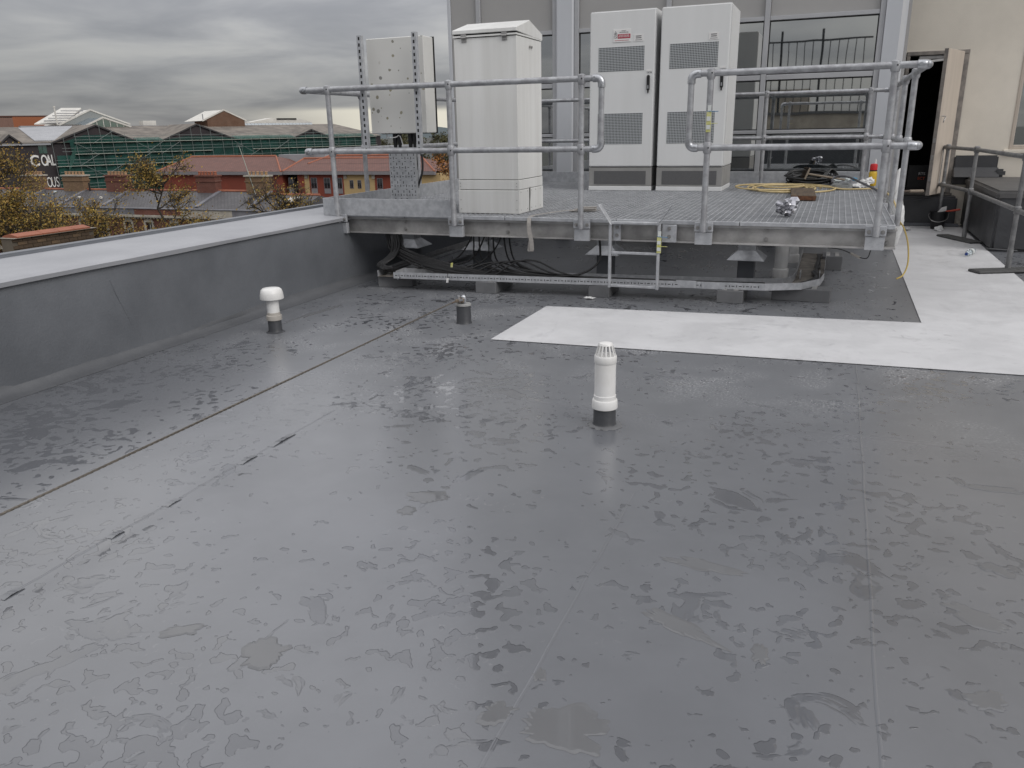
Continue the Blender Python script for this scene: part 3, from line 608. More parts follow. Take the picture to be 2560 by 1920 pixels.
def tallcab(x0, x1, label, sign):
    t = thing('equipment_cabinet', label, 'cabinet', ((x0 + x1) / 2, 10.9, DZ), 'pair of tall equipment cabinets')
    y0, y1, zt = 10.52, 11.36, 2.893
    MB().box(x0, y0 + .035, 1.018, x1, y1, zt).build('body', m_white2, t, bevel=.012, seg=2)
    dr = MB().box(x0 + .004, y0, 1.022, x1 - .004, y0 + .032, zt - .006).build('door', m_white2, t, bevel=.012, seg=3)
    gx0, gx1 = x0 + .120, x1 - .137
    for z0, z1 in ((2.186, 2.470), (1.305, 1.682)):
        MB().box(gx0, y0 - .0025, z0, gx1, y0 + .004, z1).build('vent_grille', m_grille, dr)
    hx = x1 - .075
    hd = MB().prism([(hx - .019 * math.cos(a) if False else hx + .019 * math.cos(a), y0 - .02, (2.108 if math.sin(a) > 0 else 1.962) + .019 * math.sin(a)) for a in [i * math.pi / 8 for i in range(16)]], (0, .021, 0)).build('handle', m_black, dr, bevel=.003)
    MB().box(hx - .008, y0 - .016, 1.915, hx + .008, y0 - .001, 1.95).build('handle_tip', m_black, hd, bevel=.004)
    MB().box(hx - .007, y0 - .025, 1.965, hx + .007, y0 - .0205, 2.005).build('key_cover', m_fit, hd, bevel=.002)
    tg = MB().box(hx - .030, y0 - .003, 2.170, hx + .035, y0 - .0005, 2.192).build('door_label', m_sign, dr)
    text('lettering', 'UK202', m_ink, tg, (hx - .024, y0 - .0012, 2.146), (1, 0, 0), (0, 0, 1), .024, .0004)
    sx = x1 - .271 if sign else x1 - .255
    sz = 2.521 if sign else 2.492
    lb = MB().box(sx, y0 - .004, sz, sx + .118, y0 - .0005, sz + .082).build('door_label', m_sign, dr)
    for k, (w_, h_) in enumerate(((.070, .009), (.070, .009), (.086, .005))):
        MB().box(sx + .059 - w_ / 2, y0 - .0049, sz + .056 - k * .021, sx + .059 + w_ / 2, y0 - .0042, sz + .056 - k * .021 + h_).build('print_line', m_ink, lb)
    if sign:
        a = x0 + .305; z = 2.522
        sg = MB().box(a, y0 - .006, z, a + .225, y0 - .0005, z + .148).build('warning_sign', m_sign, dr, bevel=.002)
        MB().box(a + .058, y0 - .0072, z + .042, a + .219, y0 - .0062, z + .092).build('red_panel', m_red, sg)
        text('lettering', 'RADIO\nFREQUENCIES', m_ink, sg, (a + .135, y0 - .0066, z + .124), (1, 0, 0), (0, 0, 1), .018, .0003, 1, 'CENTER')
        text('lettering', 'DO NOT PROCEED\nBEYOND THIS POINT', m_sign, sg, (a + .138, y0 - .0076, z + .072), (1, 0, 0), (0, 0, 1), .0158, .0003, .95, 'CENTER', .0004)
        MB().box(a + .02, y0 - .0070, z + .018, a + .20, y0 - .0062, z + .023).build('print_line', m_red, sg)
        tr = MB(); c = Vector((a + .031, y0 - .0068, z + .105)); P = [c + Vector((.022 * math.cos(q), 0, .022 * math.sin(q))) for q in (math.pi / 2, math.pi * 7 / 6, math.pi * 11 / 6)]
        for i in range(3): tr.bar(P[i], P[(i + 1) % 3], .0035, .001, (0, 1, 0))
        tr.cyl(c + Vector((0, .0006, -.002)), c + Vector((0, -.0004, -.002)), .006, n=10).build('hazard_triangle', m_ink, sg)
        rg = MB(); c = Vector((a + .031, y0 - .0068, z + .066)); rg.tube([c + Vector((.019 * math.cos(q), 0, .019 * math.sin(q))) for q in [i * math.pi / 8 for i in range(16)]], .0018, 4, closed=True)
        rg.bar(c + Vector((-.012, 0, .012)), c + Vector((.012, 0, -.012)), .003, .001, (0, 1, 0)).build('prohibition_ring', m_ink, sg)
    pb_ = MB().box(x0 + .004, y0 + .012, .778, x1 - .004, y1 - .01, 1.012).build('plinth', m_plinth, t, bevel=.004)
    MB().box(x0 + .075, y0 + .008, .800, x1 - .075, y0 + .011, .968).build('plinth_grille', m_grille2, pb_)
    MB().box(x0 + .002, y0 + .004, DZ, x1 - .002, y1, .774).build('base_frame', m_white2, t, bevel=.004)
    MB().box(x0 + .02, y0 + .03, 1.008, x1 - .02, y1 - .02, 1.02).build('shadow_gap', m_gap, t)
    return t
m_grille2 = mat('dark_mesh', (.13, .13, .13), .55, col2=(.09, .09, .095), scale=160, amt=.5)
tallcab(-3.052, -2.212, 'tall pale grey cabinet carrying the red warning sign on its door', True)
tallcab(-2.152, -1.315, 'tall pale grey cabinet with one small label, farther from the white sloped cabinet', False)

# enclosure bolted back-to-front on slotted struts
m_lich = bpy.data.materials.new('lichened_white'); m_lich.use_nodes = True
_t = m_lich.node_tree; _b = _t.nodes['Principled BSDF']; _b.inputs['Roughness'].default_value = .45
_co = N(_t, 'ShaderNodeTexCoord').outputs['Object']
_w = N(_t, 'ShaderNodeTexNoise', {'Vector': _co, 'Scale': 9, 'Detail': 3}).outputs['Color']
_cw = N(_t, 'ShaderNodeMix', {0: .02, 4: _co, 5: _w}, data_type='VECTOR').outputs[1]
_v = N(_t, 'ShaderNodeTexVoronoi', {'Vector': _cw, 'Scale': 20.0, 'Randomness': 1.0}); _vs = N(_t, 'ShaderNodeSeparateColor', {0: _v.outputs['Color']}).outputs
_rad = M(_t, 'MULTIPLY', M(_t, 'POWER', _vs[0], 2.2), .36)
_in = SM(_t, M(_t, 'SUBTRACT', _v.outputs['Distance'], _rad), .03, -.01)
_den = SM(_t, N(_t, 'ShaderNodeTexNoise', {'Vector': _co, 'Scale': 3.4, 'Detail': 2}).outputs[0], .36, .50)
_keep = M(_t, 'MULTIPLY', M(_t, 'GREATER_THAN', _vs[1], .25), _den)
_c = MIX(_t, N(_t, 'ShaderNodeTexNoise', {'Vector': _co, 'Scale': 2, 'Detail': 5}).outputs[0], (.66, .655, .63), (.57, .565, .54))
_t.links.new(MIX(_t, M(_t, 'MULTIPLY', M(_t, 'MULTIPLY', _in, _keep), .85), _c, MIX(_t, _vs[2], (.16, .16, .155), (.24, .21, .10))), _b.inputs['Base Color'])
en = thing('lichen_spotted_enclosure', 'white enclosure spotted with lichen, bolted to slotted struts on the handrail', 'enclosure', (-4.0, 7.2, 1.35))
MB().box(-4.305, 7.175, 1.492, -3.690, 7.375, 2.357).build('box', m_lich, en, bevel=.006)
MB().box(-4.312, 7.380, 1.486, -3.684, 7.392, 2.364).build('lid_edge', m_black, en)
MB().box(-4.309, 7.376, 1.490, -3.687, 7.380, 2.360).build('lid_seal', m_gap, en)
for x in (-4.292, -3.712):
    sb = MB().box(x - .024, 7.030, 1.30, x + .024, 7.034, 2.375).box(x - .024, 7.034, 1.30, x - .020, 7.072, 2.375).box(x + .020, 7.034, 1.30, x + .024, 7.072, 2.375)
    stt = sb.build('slotted_strut', m_galv, en)
    for k in range(19):
        z = 1.335 + .0555 * k
        MB().box(x - .008, 7.0285, z, x + .008, 7.0305, z + .028).build('slot', m_gap, stt)
    for z in (TR, MR - .02, 2.33, 1.50): MB().lathe([(.0, 0), (.010, .0), (.012, .006), (.006, .012), (.0, .013)], (0, 0, 0), 10).build('bolt', m_fit, stt).matrix_local = Matrix.Translation(Vector((x, YR - .026 if z in (TR, MR - .02) else 7.028, z)) - Vector((-4.0, 7.2, 1.35))) @ Matrix.Rotation(R(90), 4, 'X')
MB().box(-4.31, 7.036, 1.335, -3.69, 7.056, 1.362).build('cross_strut', m_galv, en)
for k in range(13): MB().box(-4.25 + k * .042, 7.0345, 1.345, -4.225 + k * .042, 7.0355, 1.354).build('slot', m_gap, en)
for x, r in ((-4.10, .024), (-4.05, .022), (-3.93, .024), (-3.885, .020), (-3.82, .018)):
    MB().cyl((x, 7.27, 1.36), (x, 7.27, 1.43), r * .75, r, n=10).cyl((x, 7.27, 1.43), (x, 7.27, 1.491), r, n=10).build('cable_gland', m_black, en, smooth=True)
    MB().tube(spline([(x, 7.27, 1.37), (x + .005, 7.275, 1.15), (x - .01 + (-4.0 - x) * .3, 7.28, .95), (-4.0 + (x + 4) * .6, 7.28, .70)], 5), r * .6, 8).build('feed_cable', m_cable, en, smooth=True)
MB().tube(spline([(-4.17, 7.24, 1.49), (-4.16, 7.22, 1.46), (-4.06, 7.2, 1.455), (-4.02, 7.22, 1.47), (-4.0, 7.24, 1.38)], 4), .005, 6).build('earth_wire', m_pvc, en, smooth=True)
# upright slotted tray under it
vt = thing('upright_cable_tray', 'upright perforated steel cable tray standing below the lichen spotted enclosure', 'cable tray', (-4.0, 7.28, DZ))
MB().box(-4.165, 7.235, DZ + .002, -3.870, 7.238, 1.335).build('tray_web', m_galv, vt)
for x in (-4.165, -3.872): MB().box(x, 7.239, DZ + .002, x + .002, 7.30, 1.335).build('tray_flange', m_galv, vt)
sl = [MB().box(-4.150, 7.2335, .745, -4.144, 7.2348, .768).build('slot', m_gap, vt), MB().box(-4.156, 7.2335, .765, -4.138, 7.2348, .770).build('slot', m_gap, vt)]
for i in range(9):
    for k in range(13):
        if (i, k) in ((3, 4), (3, 8), (4, 2), (6, 1), (6, 10), (7, 9), (5, 6), (7, 2), (3, 11), (6, 6)): continue
        s = sl[(i + k) % 2]
        if (i, k) == (0, 0): continue
        inst(s, vt, (i * .0325, 0, k * .0445 + (i % 2) * .012))

# ================================================================== UNDER THE PLATFORM
def tray(path, w, h, z, root, name='tray'):
    P = [Vector(p) for p in path]
    def off(i, d):
        t = (P[min(i + 1, len(P) - 1)] - P[max(i - 1, 0)]).normalized(); return P[i] + Vector((-t.y, t.x, 0)) * d
    for i in range(len(P) - 1):
        L0, L1, R0, R1 = off(i, w / 2), off(i + 1, w / 2), off(i, -w / 2), off(i + 1, -w / 2)
        zb, zt = Vector((0, 0, z)), Vector((0, 0, z + h)); th = Vector((0, 0, .002))
        MB().poly([L0 + zb, L1 + zb, R1 + zb, R0 + zb]).poly([L0 + zb + th, R0 + zb + th, R1 + zb + th, L1 + zb + th]).build('tray_bed', m_bed, root)
        for A, B in ((L0, L1), (R0, R1)):
            sd = MB().bar(A + (zb + zt) / 2, B + (zb + zt) / 2, .003, h, (0, 0, 1)).build('tray_side', m_galv, root)
            if A is R0 and (B - A).length > .8:
                d = (B - A).normalized(); n = Vector((d.y, -d.x, 0)); k = int((B - A).length / .062)
                s0 = MB().obox(A + d * .03 + n * .0022 + Vector((0, 0, z + h * .48)), d * .012, n * .0006, Vector((0, 0, .0032))).build('slot', m_gap, sd)
                s1 = MB().obox(A + d * .061 + n * .0022 + Vector((0, 0, z + h * .48)), d * .0032, n * .0006, Vector((0, 0, .0085))).build('slot', m_gap, sd)
                for q in range(1, k):
                    inst(s0, sd, d * .062 * q); inst(s1, sd, d * .062 * q)
m_bed = mat('tray_bed_dirty', (.22, .20, .175), .7, .2, col2=(.10, .09, .08), scale=9, detail=7)
ct = thing('cable_tray_run', 'low perforated steel cable tray on blocks below the platform front', 'cable tray', (-2.2, 7.3, .12))
tray([(-4.02, 7.03, 0), (-2.40, 7.185, 0), (-.50, 7.37, 0), (-.27, 7.47, 0), (-.16, 7.66, 0), (-.135, 7.95, 0), (-.135, 9.6, 0)], .25, .062, .115, ct)
for a in ((-1.16, 7.175), (-.05, 7.95), (-.22, 7.95)): MB().box(a[0] - .09 if a[1] < 7.5 else a[0] - .004, a[1] - (.004 if a[1] < 7.5 else .07), .12, a[0] + .09 if a[1] < 7.5 else a[0] + .004, a[1] + (.004 if a[1] < 7.5 else .07), .185).build('joint_plate', m_galv, ct)
MB().box(-1.02, 7.178, .118, -.82, 7.181, .180).build('cover_plate', m_galv, ct)
c2 = thing('cable_tray_branch', 'dirty cable tray branch running back beside the parapet wall', 'cable tray', (-4.17, 8.0, .12))
tray([(-4.11, 6.95, 0), (-4.16, 7.5, 0), (-4.17, 9.3, 0)], .20, .062, .117, c2)
def block(label, x0, x1, y0, y1, h=.112, rz=0.0, tilt=0.0):
    c = Vector(((x0 + x1) / 2, (y0 + y1) / 2, 0)); t = thing('support_block', label, 'block', tuple(c), 'grey coated blocks under the cable trays')
    ux = Vector((math.cos(rz), math.sin(rz), 0)); uy = Vector((-ux.y, ux.x, 0))
    MB().obox(c + Vector((0, 0, h / 2)), ux * (x1 - x0) / 2, uy * (y1 - y0) / 2, Vector((0, 0, h / 2))).build('block', m_block, t, bevel=.004)
    for s in (-1, 1): MB().obox(c + ux * s * (x1 - x0) * .22 + Vector((0, 0, h + .004)), ux * min(.02, (x1 - x0) * .1), uy * (y1 - y0) * .46, Vector((0, 0, .0035))).build('channel_strip', m_galv2, t)
    return t
block('grey block under the tray nearest the cable anchor post', -3.15, -2.94, 6.98, 7.44)
block('grey block under the tray behind the ladder foot', -2.05, -1.85, 7.10, 7.48)
block('grey block under the tray between ladder and tray bend', -.885, -.660, 7.17, 7.60)
block('long grey block set across under the tray bend', -.43, .06, 7.42, 7.62, .112, -.05)
block('grey block under the back run of tray by the walkway', -.05, .155, 9.19, 9.47, .15)
block('long grey block under the tray end beside the parapet wall', -4.28, -3.93, 7.03, 7.25, .112, .35)
# white soil pipes
for (x, y), lb in (((-.435, 8.62), 'white plastic pipe nearer the tray under the platform'), ((-.375, 9.66), 'white plastic pipe farther back under the platform')):
    t = thing('soil_pipe', lb, 'pipe', (x, y, 0), 'white pipes under the platform')
    MB().lathe([(.078, .0), (.080, .085), (.076, .092), (.068, .094)], (x, y, 0), 24).build('collar', m_pvc, t, smooth=True)
    MB().cyl((x, y, .09), (x, y, .50), .066, n=24).build('pipe', m_pvc, t, smooth=True)
    MB().cyl((x, y, .497), (x, y, .520), .069, n=24).build('coupling', m_pvc, t, smooth=True)
    MB().cyl((x, y, .492), (x, y, .496), .068, n=24).build('joint_ring', m_gap, t, smooth=True)
# black cables dropping from the platform into the trays
def cable(name, label, pts, r, m=m_cable, group=None, k=7, cat='cable'):
    return tag(MB().tube(spline(pts, k), r, 7).build(name, m, None, smooth=True), label, cat, group)
GC = 'black cables falling from the platform into the cable tray'
LBL = 'black cable drooping from the platform into the low tray'
for i in range(6):
    x = -4.30 + i * .013; q = random.uniform(-.012, .012)
    cable('black_cable', 'thick black cable dropping past the front leg by the parapet into the tray', [(x, 7.40 + q, .60), (x + .03 + q, 7.36, .48), (x + .10 + q, 7.26 + q, .38), (x + .11, 7.14, .29), (x + .05 + q, 7.02, .225), (-4.16 + i * .014 + q, 6.97 + i * .012, .19), (-4.20 + i * .016, 7.2, .16), (-4.19 + i * .015, 8.6 + q, .148)], .015, group=GC)
for i in range(9):
    x = -4.34 + i * .022; e = random.uniform(-.02, .02)
    cable('black_cable', 'black cable sweeping from the leg by the parapet along the tray', [(x - .02, 7.40, .60), (x + .02, 7.36, .44), (x + .16 + e, 7.24, .33 + e), (x + .62 + i * .03, 7.10 + e, .205 + e), (-3.1 + i * .02, 7.10 + i * .012, .165 + e * .5), (-2.3, 7.17 + i * .012, .15), (-1.2, 7.28 + i * .011, .14), (-.5, 7.34 + i * .012, .14)], random.choice((.009, .012, .014)), group=GC)
for i in range(9):
    x = -3.42 + i * .055 + random.uniform(-.02, .02); e = random.uniform(-.05, .05); dirn = -1 if i % 3 == 0 else 1
    cable('black_cable', LBL, [(x, 7.5 + e, .62), (x + .01, 7.44, .45 + e), (x + dirn * .10, 7.30 + e, .27), (x + dirn * .34, 7.18, .19 + abs(e) * .4), (x + dirn * .72 + .1, 7.19 + e * .5, .16), (x + dirn * .9 + .6, 7.24 + e * .3, .15)], random.choice((.006, .008, .009)), group=GC)
for i in range(4):
    x = -3.05 + i * .12
    cable('black_cable', LBL, [(x - .3, 7.10, .16), (x - .1, 7.15, .25 + i * .012), (x + .1, 7.18, .27 + i * .01), (x + .4, 7.18, .19), (x + .9, 7.22, .15)], .0085, group=GC)
cable('black_cable', 'single black cable hanging in a curve behind the ladder', [(-2.02, 7.30, .60), (-1.99, 7.28, .44), (-2.00, 7.25, .30), (-2.14, 7.2, .20), (-2.35, 7.18, .165), (-2.6, 7.17, .15)], .011)
for i in range(5):
    e = random.uniform(-.015, .015)
    cable('black_cable', 'black cable curling round the tray bend and back under the deck', [(-.9, 7.32 + i * .012, .14), (-.5, 7.36 + i * .01, .14), (-.24 + i * .012, 7.5 + e, .14), (-.10 + e + i * .01, 7.8, .145), (-.07 - i * .012, 8.1, .15), (-.10 + i * .01, 8.5, .16 + e), (-.06 - i * .01, 9.3, .15)], .010, group='cables in the back tray run')
cable('thin_lead', 'thin lead with a pale inline connector hanging below the beam end', [(.0, 7.6, .46), (.10, 7.4, .475), (.18, 7.3, .46), (.25, 7.25, .435), (.31, 7.2, .44), (.33, 7.2, .52)], .004, cat='lead')
tag(MB().cyl((.185, 7.295, .458), (.255, 7.25, .432), .012, n=8).build('inline_connector', m_pvcg, None, smooth=True), 'small pale connector on the thin lead below the beam end', 'connector')
for p, lb in (((-3.42, 6.93, .10), 'pale paper tag hanging on the tray side'), ((-3.40, 7.0, .24), 'yellow cable marker among the black cables')):
    t = thing('cable_tag', lb, 'tag', p)
    MB().obox((p[0], p[1] - .01, p[2] + .02), (.011, 0, 0), (0, .002, 0), (.003, 0, .022)).build('card', m_sign if 'pale' in lb else m_yel, t)
    MB().tube([(p[0], p[1] - .01, p[2] + .04), (p[0] + .005, p[1], p[2] + .1)], .003, 5).build('tie', m_black, t)
for p in ((-3.96, 6.90, .11), (-3.93, 6.89, .125)):
    tag(MB().cyl(p, (p[0] + .012, p[1] - .006, p[2] + .014), .007, n=8).build('cable_end_cap', m_fit, None, smooth=True), 'small shiny cable end poking out by the tray start', 'cable end', 'shiny cable ends')
# pale webbing strap lying on the deck edge and hanging over the beam
m_strap = mat('webbing', (.34, .32, .30), .85, col2=(.27, .255, .24), scale=40)
sp = spline([(-2.10, 7.74, .733), (-2.35, 7.62, .745), (-2.56, 7.30, .735), (-2.615, 7.11, .728), (-2.617, 7.06, .69), (-2.612, 7.05, .60), (-2.592, 7.045, .52), (-2.585, 7.045, .43), (-2.60, 7.05, .41), (-2.615, 7.06, .43), (-2.60, 7.07, .55)], 6)
sb = MB()
for p in sp: sb.v += [(p.x - .020, p.y - .003, p.z), (p.x + .018, p.y + .003, p.z), (p.x + .018, p.y + .005, p.z + .003), (p.x - .020, p.y - .001, p.z + .003)]
for i in range(len(sp) - 1):
    for k in range(4): sb.f.append((4 * i + k, 4 * i + (k + 1) % 4, 4 * i + 4 + (k + 1) % 4, 4 * i + 4 + k))
tag(sb.build('webbing_strap', m_strap, None, smooth=True), 'pale grey webbing strap hanging over the platform front edge', 'strap')
t = thing('bundled_strap', 'folded pale webbing strap lying on the grating near the gate', 'strap', (-2.3, 7.74, DZ))
for k in range(4): MB().obox((-2.30 + .02 * k, 7.74 + .03 * (k % 2), .727 + .011 * k), (.13 - .02 * k, .02, 0), (-.004, .028, 0), (0, 0, .005)).build('fold', m_strap, t, bevel=.003)

# ================================================================== LOOSE THINGS ON THE DECK
m_hose = mat('yellow_hose', (.58, .46, .24), .5, col2=(.48, .37, .18), scale=10)
yh = thing('yellow_hose_coil', 'loosely coiled pale yellow hose lying on the grating', 'hose', (-.6, 10.8, DZ))
pts = []
for k in range(0, 215):
    a = k * .155; rr = .37 + .10 * math.sin(a * .37) + .07 * math.sin(a * .11 + 1)
    pts.append((-.60 + rr * 1.02 * math.cos(a) + .10 * math.sin(a * .21) + .03 * math.sin(a * .53), 10.92 + (rr + .28) * math.sin(a) * .95 + .13 * math.cos(a * .17) + .05 * math.sin(a * .61), .733 + .012 * (k / 40) * (.6 + .4 * math.sin(a * .9)) * .7))
MB().tube(pts, .0115, 6).build('coil', m_hose, yh, smooth=True)
MB().tube(spline([pts[-1], (-.1, 11.0, .75), (.1, 10.85, .735), (.33, 10.9, .735), (.47, 10.9, .735), (.60, 10.6, .70), (.66, 10.1, .62), (.67, 9.2, .50)], 6), .0115, 6).build('tail', m_hose, yh, smooth=True)
m_ycab = mat('dull_yellow_cable', (.40, .29, .07), .5)
t = tag(MB().tube(spline([(.60, 8.3, .62), (.615, 8.0, .60), (.63, 7.6, .52), (.625, 7.3, .40), (.59, 7.16, .32), (.54, 7.12, .29)], 6), .0065, 7).build('yellow_cable', m_ycab, None, smooth=True), 'yellow cable hanging off the right end of the platform', 'cable')
m_plank = mat('old_plank', (.12, .085, .055), .85, col2=(.06, .045, .033), scale=5, stretch=(9, .8, 9), bump=.4, bscale=40)
m_plend = mat('plank_end', (.17, .075, .035), .85, col2=(.08, .035, .02), scale=30)
pk = thing('timber_plank', 'weathered brown timber plank lying beside the yellow hose', 'plank', (-.33, 9.75, DZ))
MB().prism([(-.425, 9.28, .722), (-.170, 9.26, .722), (-.165, 9.26, .775), (-.43, 9.28, .778)], (-.06, 1.15, 0)).build('board', m_plank, pk, bevel=.006)
MB().prism([(-.420, 9.277, .727), (-.175, 9.257, .727), (-.170, 9.257, .770), (-.424, 9.277, .772)], (0, -.003, 0)).build('end_grain', m_plend, pk)
MB().lathe([(.0, 0), (.022, .0), (.024, .004), (.0, .005)], (0, 0, 0), 12).build('knot', mat('knot_wood', (.36, .20, .12), .8), pk).matrix_local = Matrix.Translation(Vector((-.205, 9.253, .748)) - Vector((-.33, 9.75, DZ))) @ Matrix.Rotation(R(90), 4, 'X')
def crumple(name, label, cat, c, r, m, seed, sz=1.0, sub=2, amp=.45, group=None, smooth=False, sx=1.0):
    bm = bmesh.new(); bmesh.ops.create_icosphere(bm, subdivisions=sub + 1, radius=1.0); rnd = random.Random(seed); b = MB()
    dirs = [Vector((rnd.gauss(0, 1), rnd.gauss(0, 1), rnd.gauss(0, 1))).normalized() for _ in range(26)]; off = [rnd.uniform(.62, 1.0) for _ in dirs]
    for v in bm.verts:
        f = min(o / max(v.co.dot(d), .25) for d, o in zip(dirs, off)); f = min(f, 1.25) * (1 + rnd.uniform(-amp, amp) * .35)
        p = v.co * f * r; b.v.append((c[0] + p.x * sx, c[1] + p.y, max(c[2] + p.z * sz, c[2] - r * sz * .8)))
    for f in bm.faces: b.f.append(tuple(v.index for v in f.verts))
    bm.free(); return tag(b.build(name, m, None, smooth=smooth), label, cat, group)
m_foil = mat('foil', (.52, .52, .55), .26, .9, col2=(.34, .34, .37), scale=30)
crumple('crumpled_foil', 'ball of crumpled shiny foil on the grating', 'foil', (-.385, 7.60, .795), .095, m_foil, 3, .95, 2, .9)
# heap of black cable with broom on it, against the rear toe board
bc = thing('black_cable_coil', 'heap of coiled black cable against the rear toe board', 'cable coil', (-.32, 11.85, DZ))
for k in range(22):
    a0 = random.uniform(0, 6); rx = random.uniform(.20, .31); ry = random.uniform(.12, .2); tl = random.uniform(-.25, .35); z0 = .732 + .006 * k
    MB().tube([(-.33 + random.uniform(-.02, .02) + rx * math.cos(a0 + i * .42), 11.82 + ry * math.sin(a0 + i * .42), max(.732, z0 + .05 * math.sin(a0 + i * .42) * (1 + tl) - .1 * tl * math.cos(a0 + i * .42) * .5)) for i in range(15)], .010, 6, closed=True).build('loop', m_cable, bc, smooth=True)
for k in range(3): MB().tube(spline([(-.18 + .02 * k, 11.75, .80), (-.10 + .02 * k, 11.85, .90 + .01 * k), (-.02 + .02 * k, 11.9, .86), (.04 + .01 * k, 11.85, .78)], 6), .010, 6).build('loop', m_cable, bc, smooth=True)
br = thing('broom', 'broom with dark bristles and wooden handle lying on the black cable heap', 'broom', (-.3, 11.5, .88))
m_wood = mat('pale_wood', (.30, .25, .20), .8, col2=(.20, .165, .13), scale=8, stretch=(2, 8, 8)); m_brs = mat('bristle', (.035, .026, .020), .9, island=.5)
bu = Vector((.35, 0, .94)).normalized(); bw = Vector((-.94, 0, .35)).normalized(); bc_ = Vector((-.345, 11.48, .885))
MB().obox(bc_, bu * .075, (0, .028, 0), bw * .012).build('head', m_wood, br, bevel=.004)
bb = MB()
for i in range(170):
    u, v = random.uniform(-.95, .95), random.uniform(-.9, .9); p = bc_ + bu * .075 * u + Vector((0, .028 * v, 0)) + bw * .012
    bb.tube([p, p + bw * random.uniform(.045, .062) + Vector((random.uniform(-.008, .008), random.uniform(-.01, .01), random.uniform(-.012, .008)))], [.0022, .001], 3, False)
q = bb.build('bristles', m_brs, br); q['kind'] = 'stuff'
MB().cyl(bc_ - bw * .01, (.12, 11.40, .812), .0125, n=10).build('handle', m_wood, br, smooth=True)
MB().bar(bc_ - bu * .05 - bw * .012, bc_ - bw * .13 + Vector((0, 0, -.01)), .006, .006).build('brace', m_bolt, br)
# grey strip coil
m_gr = mat('grey_strip', (.30, .31, .31), .55, col2=(.24, .25, .25), scale=12); m_gr2 = mat('grey_strip_dark', (.085, .085, .095), .5)
gc = thing('grey_strip_coil', 'rolled flat grey strip with a loose end curving up over it', 'coil', (.09, 11.1, DZ))
def ribbon(P, w, th, name, m, par, smooth=True):
    b = MB()
    for i, p in enumerate(P):
        t = (P[min(i + 1, len(P) - 1)] - P[max(i - 1, 0)]).normalized(); a = Vector((-t.y, t.x, 0)); a = a.normalized() if a.length > .01 else Vector((0, 1, 0))
        b.v += [tuple(p - a * th), tuple(p + a * th), tuple(p + a * th + Vector((0, 0, w))), tuple(p - a * th + Vector((0, 0, w)))]
    for i in range(len(P) - 1):
        for k in range(4): b.f.append((4 * i + k, 4 * i + (k + 1) % 4, 4 * i + 4 + (k + 1) % 4, 4 * i + 4 + k))
    return b.build(name, m, par, smooth=smooth)
P = [Vector((.09 + (.080 + .0085 * k / 6.28) * math.cos(k), 11.12 + (.080 + .0085 * k / 6.28) * 2.0 * math.sin(k), .722)) for k in [i * .22 for i in range(0, 150)]]
ribbon(P, .055, .0028, 'roll', m_gr, gc)
MB().tube(spline([(-.03, 11.0, .80), (-.02, 11.1, .85), (.06, 11.1, .875), (.17, 11.0, .865), (.30, 10.8, .815), (.45, 10.6, .755), (.50, 10.5, .728)], 6), .013, 6).build('loose_end', m_gr2, gc, smooth=True)
# rubbish heap by the right rear corner
m_poly = mat('white_polythene', (.72, .72, .71), .35, col2=(.6, .6, .6), scale=20, bump=.4, bscale=30); m_clear = mat('clear_polythene', (.52, .56, .56), .2, amt=.4); m_bluep = mat('blue_polythene', (.10, .35, .55), .3)
for lb, c, r, m, sd in (('crumpled white plastic bag in front of the yellow can', (.34, 11.3, .775), .085, m_poly, 11), ('crumpled white plastic bag beside the yellow can', (.42, 11.55, .79), .075, m_poly, 14), ('white crumpled sheet in front of the bags', (.26, 11.15, .752), .07, m_poly, 17), ('crumpled clear plastic by the end of the broom handle', (.03, 11.75, .78), .06, m_clear, 12), ('scrap of greenish clear plastic next to the blue scrap', (.15, 11.75, .79), .05, m_clear, 15), ('scrap of blue plastic among the bags', (.24, 11.75, .80), .04, m_bluep, 13)):
    crumple('plastic_bag', lb, 'bag', c, r, m, sd, .7, 2, .5)
cn = thing('yellow_spray_bottle', 'yellow bottle with red top and white nozzle behind the end post', 'bottle', (.455, 11.7, DZ))
MB().lathe([(.048, 0), (.050, .01), (.050, .16), (.044, .18), (.04, .185)], (.455, 11.7, DZ), 20).build('body', mat('bottle_yellow', (.62, .40, .03), .4), cn, smooth=True)
MB().lathe([(.046, .187), (.046, .20)], (.455, 11.7, DZ), 20).build('neck_band', m_gap, cn, smooth=True)
MB().lathe([(.045, .20), (.046, .25), (.040, .275), (.02, .28)], (.455, 11.7, DZ), 20).build('cap', mat('cap_red', (.58, .02, .025), .4), cn, smooth=True)
MB().lathe([(.010, .28), (.008, .325), (.004, .34)], (.47, 11.7, DZ), 10).build('nozzle', m_pvc, cn, smooth=True)
# sacks leaning by the end of the platform and a wooden handle
for lb, c, sx_, sz_, sd in (('upright white sack standing beyond the end rail posts', (.76, 11.75, .44), .13, .60, 21), ('lower white sack in front of the upright sack', (.745, 11.2, .33), .115, .42, 22)):
    crumple('white_sack', lb, 'sack', c, sx_, m_poly, sd, sz_ / sx_, 2, .25, None, True)
hs = thing('tool_handle', 'wooden tool handle sticking out past the end rail posts', 'tool', (.9, 12.2, .62))
MB().cyl((.55, 12.0, .62), (1.10, 12.5, .60), .016, n=10).build('shaft', mat('dark_wood', (.10, .075, .06), .8), hs, smooth=True)
MB().cyl((.96, 12.37, .605), (1.14, 12.535, .598), .021, n=12).build('grip', m_wood, hs, smooth=True)
cable('thin_lead', 'thin grey lead looping down beside the end post feet', [(.50, 9.6, .74), (.54, 9.2, .72), (.56, 8.7, .66), (.57, 8.45, .60), (.56, 8.35, .68)], .004, m_gr, cat='lead')
print('under ok')

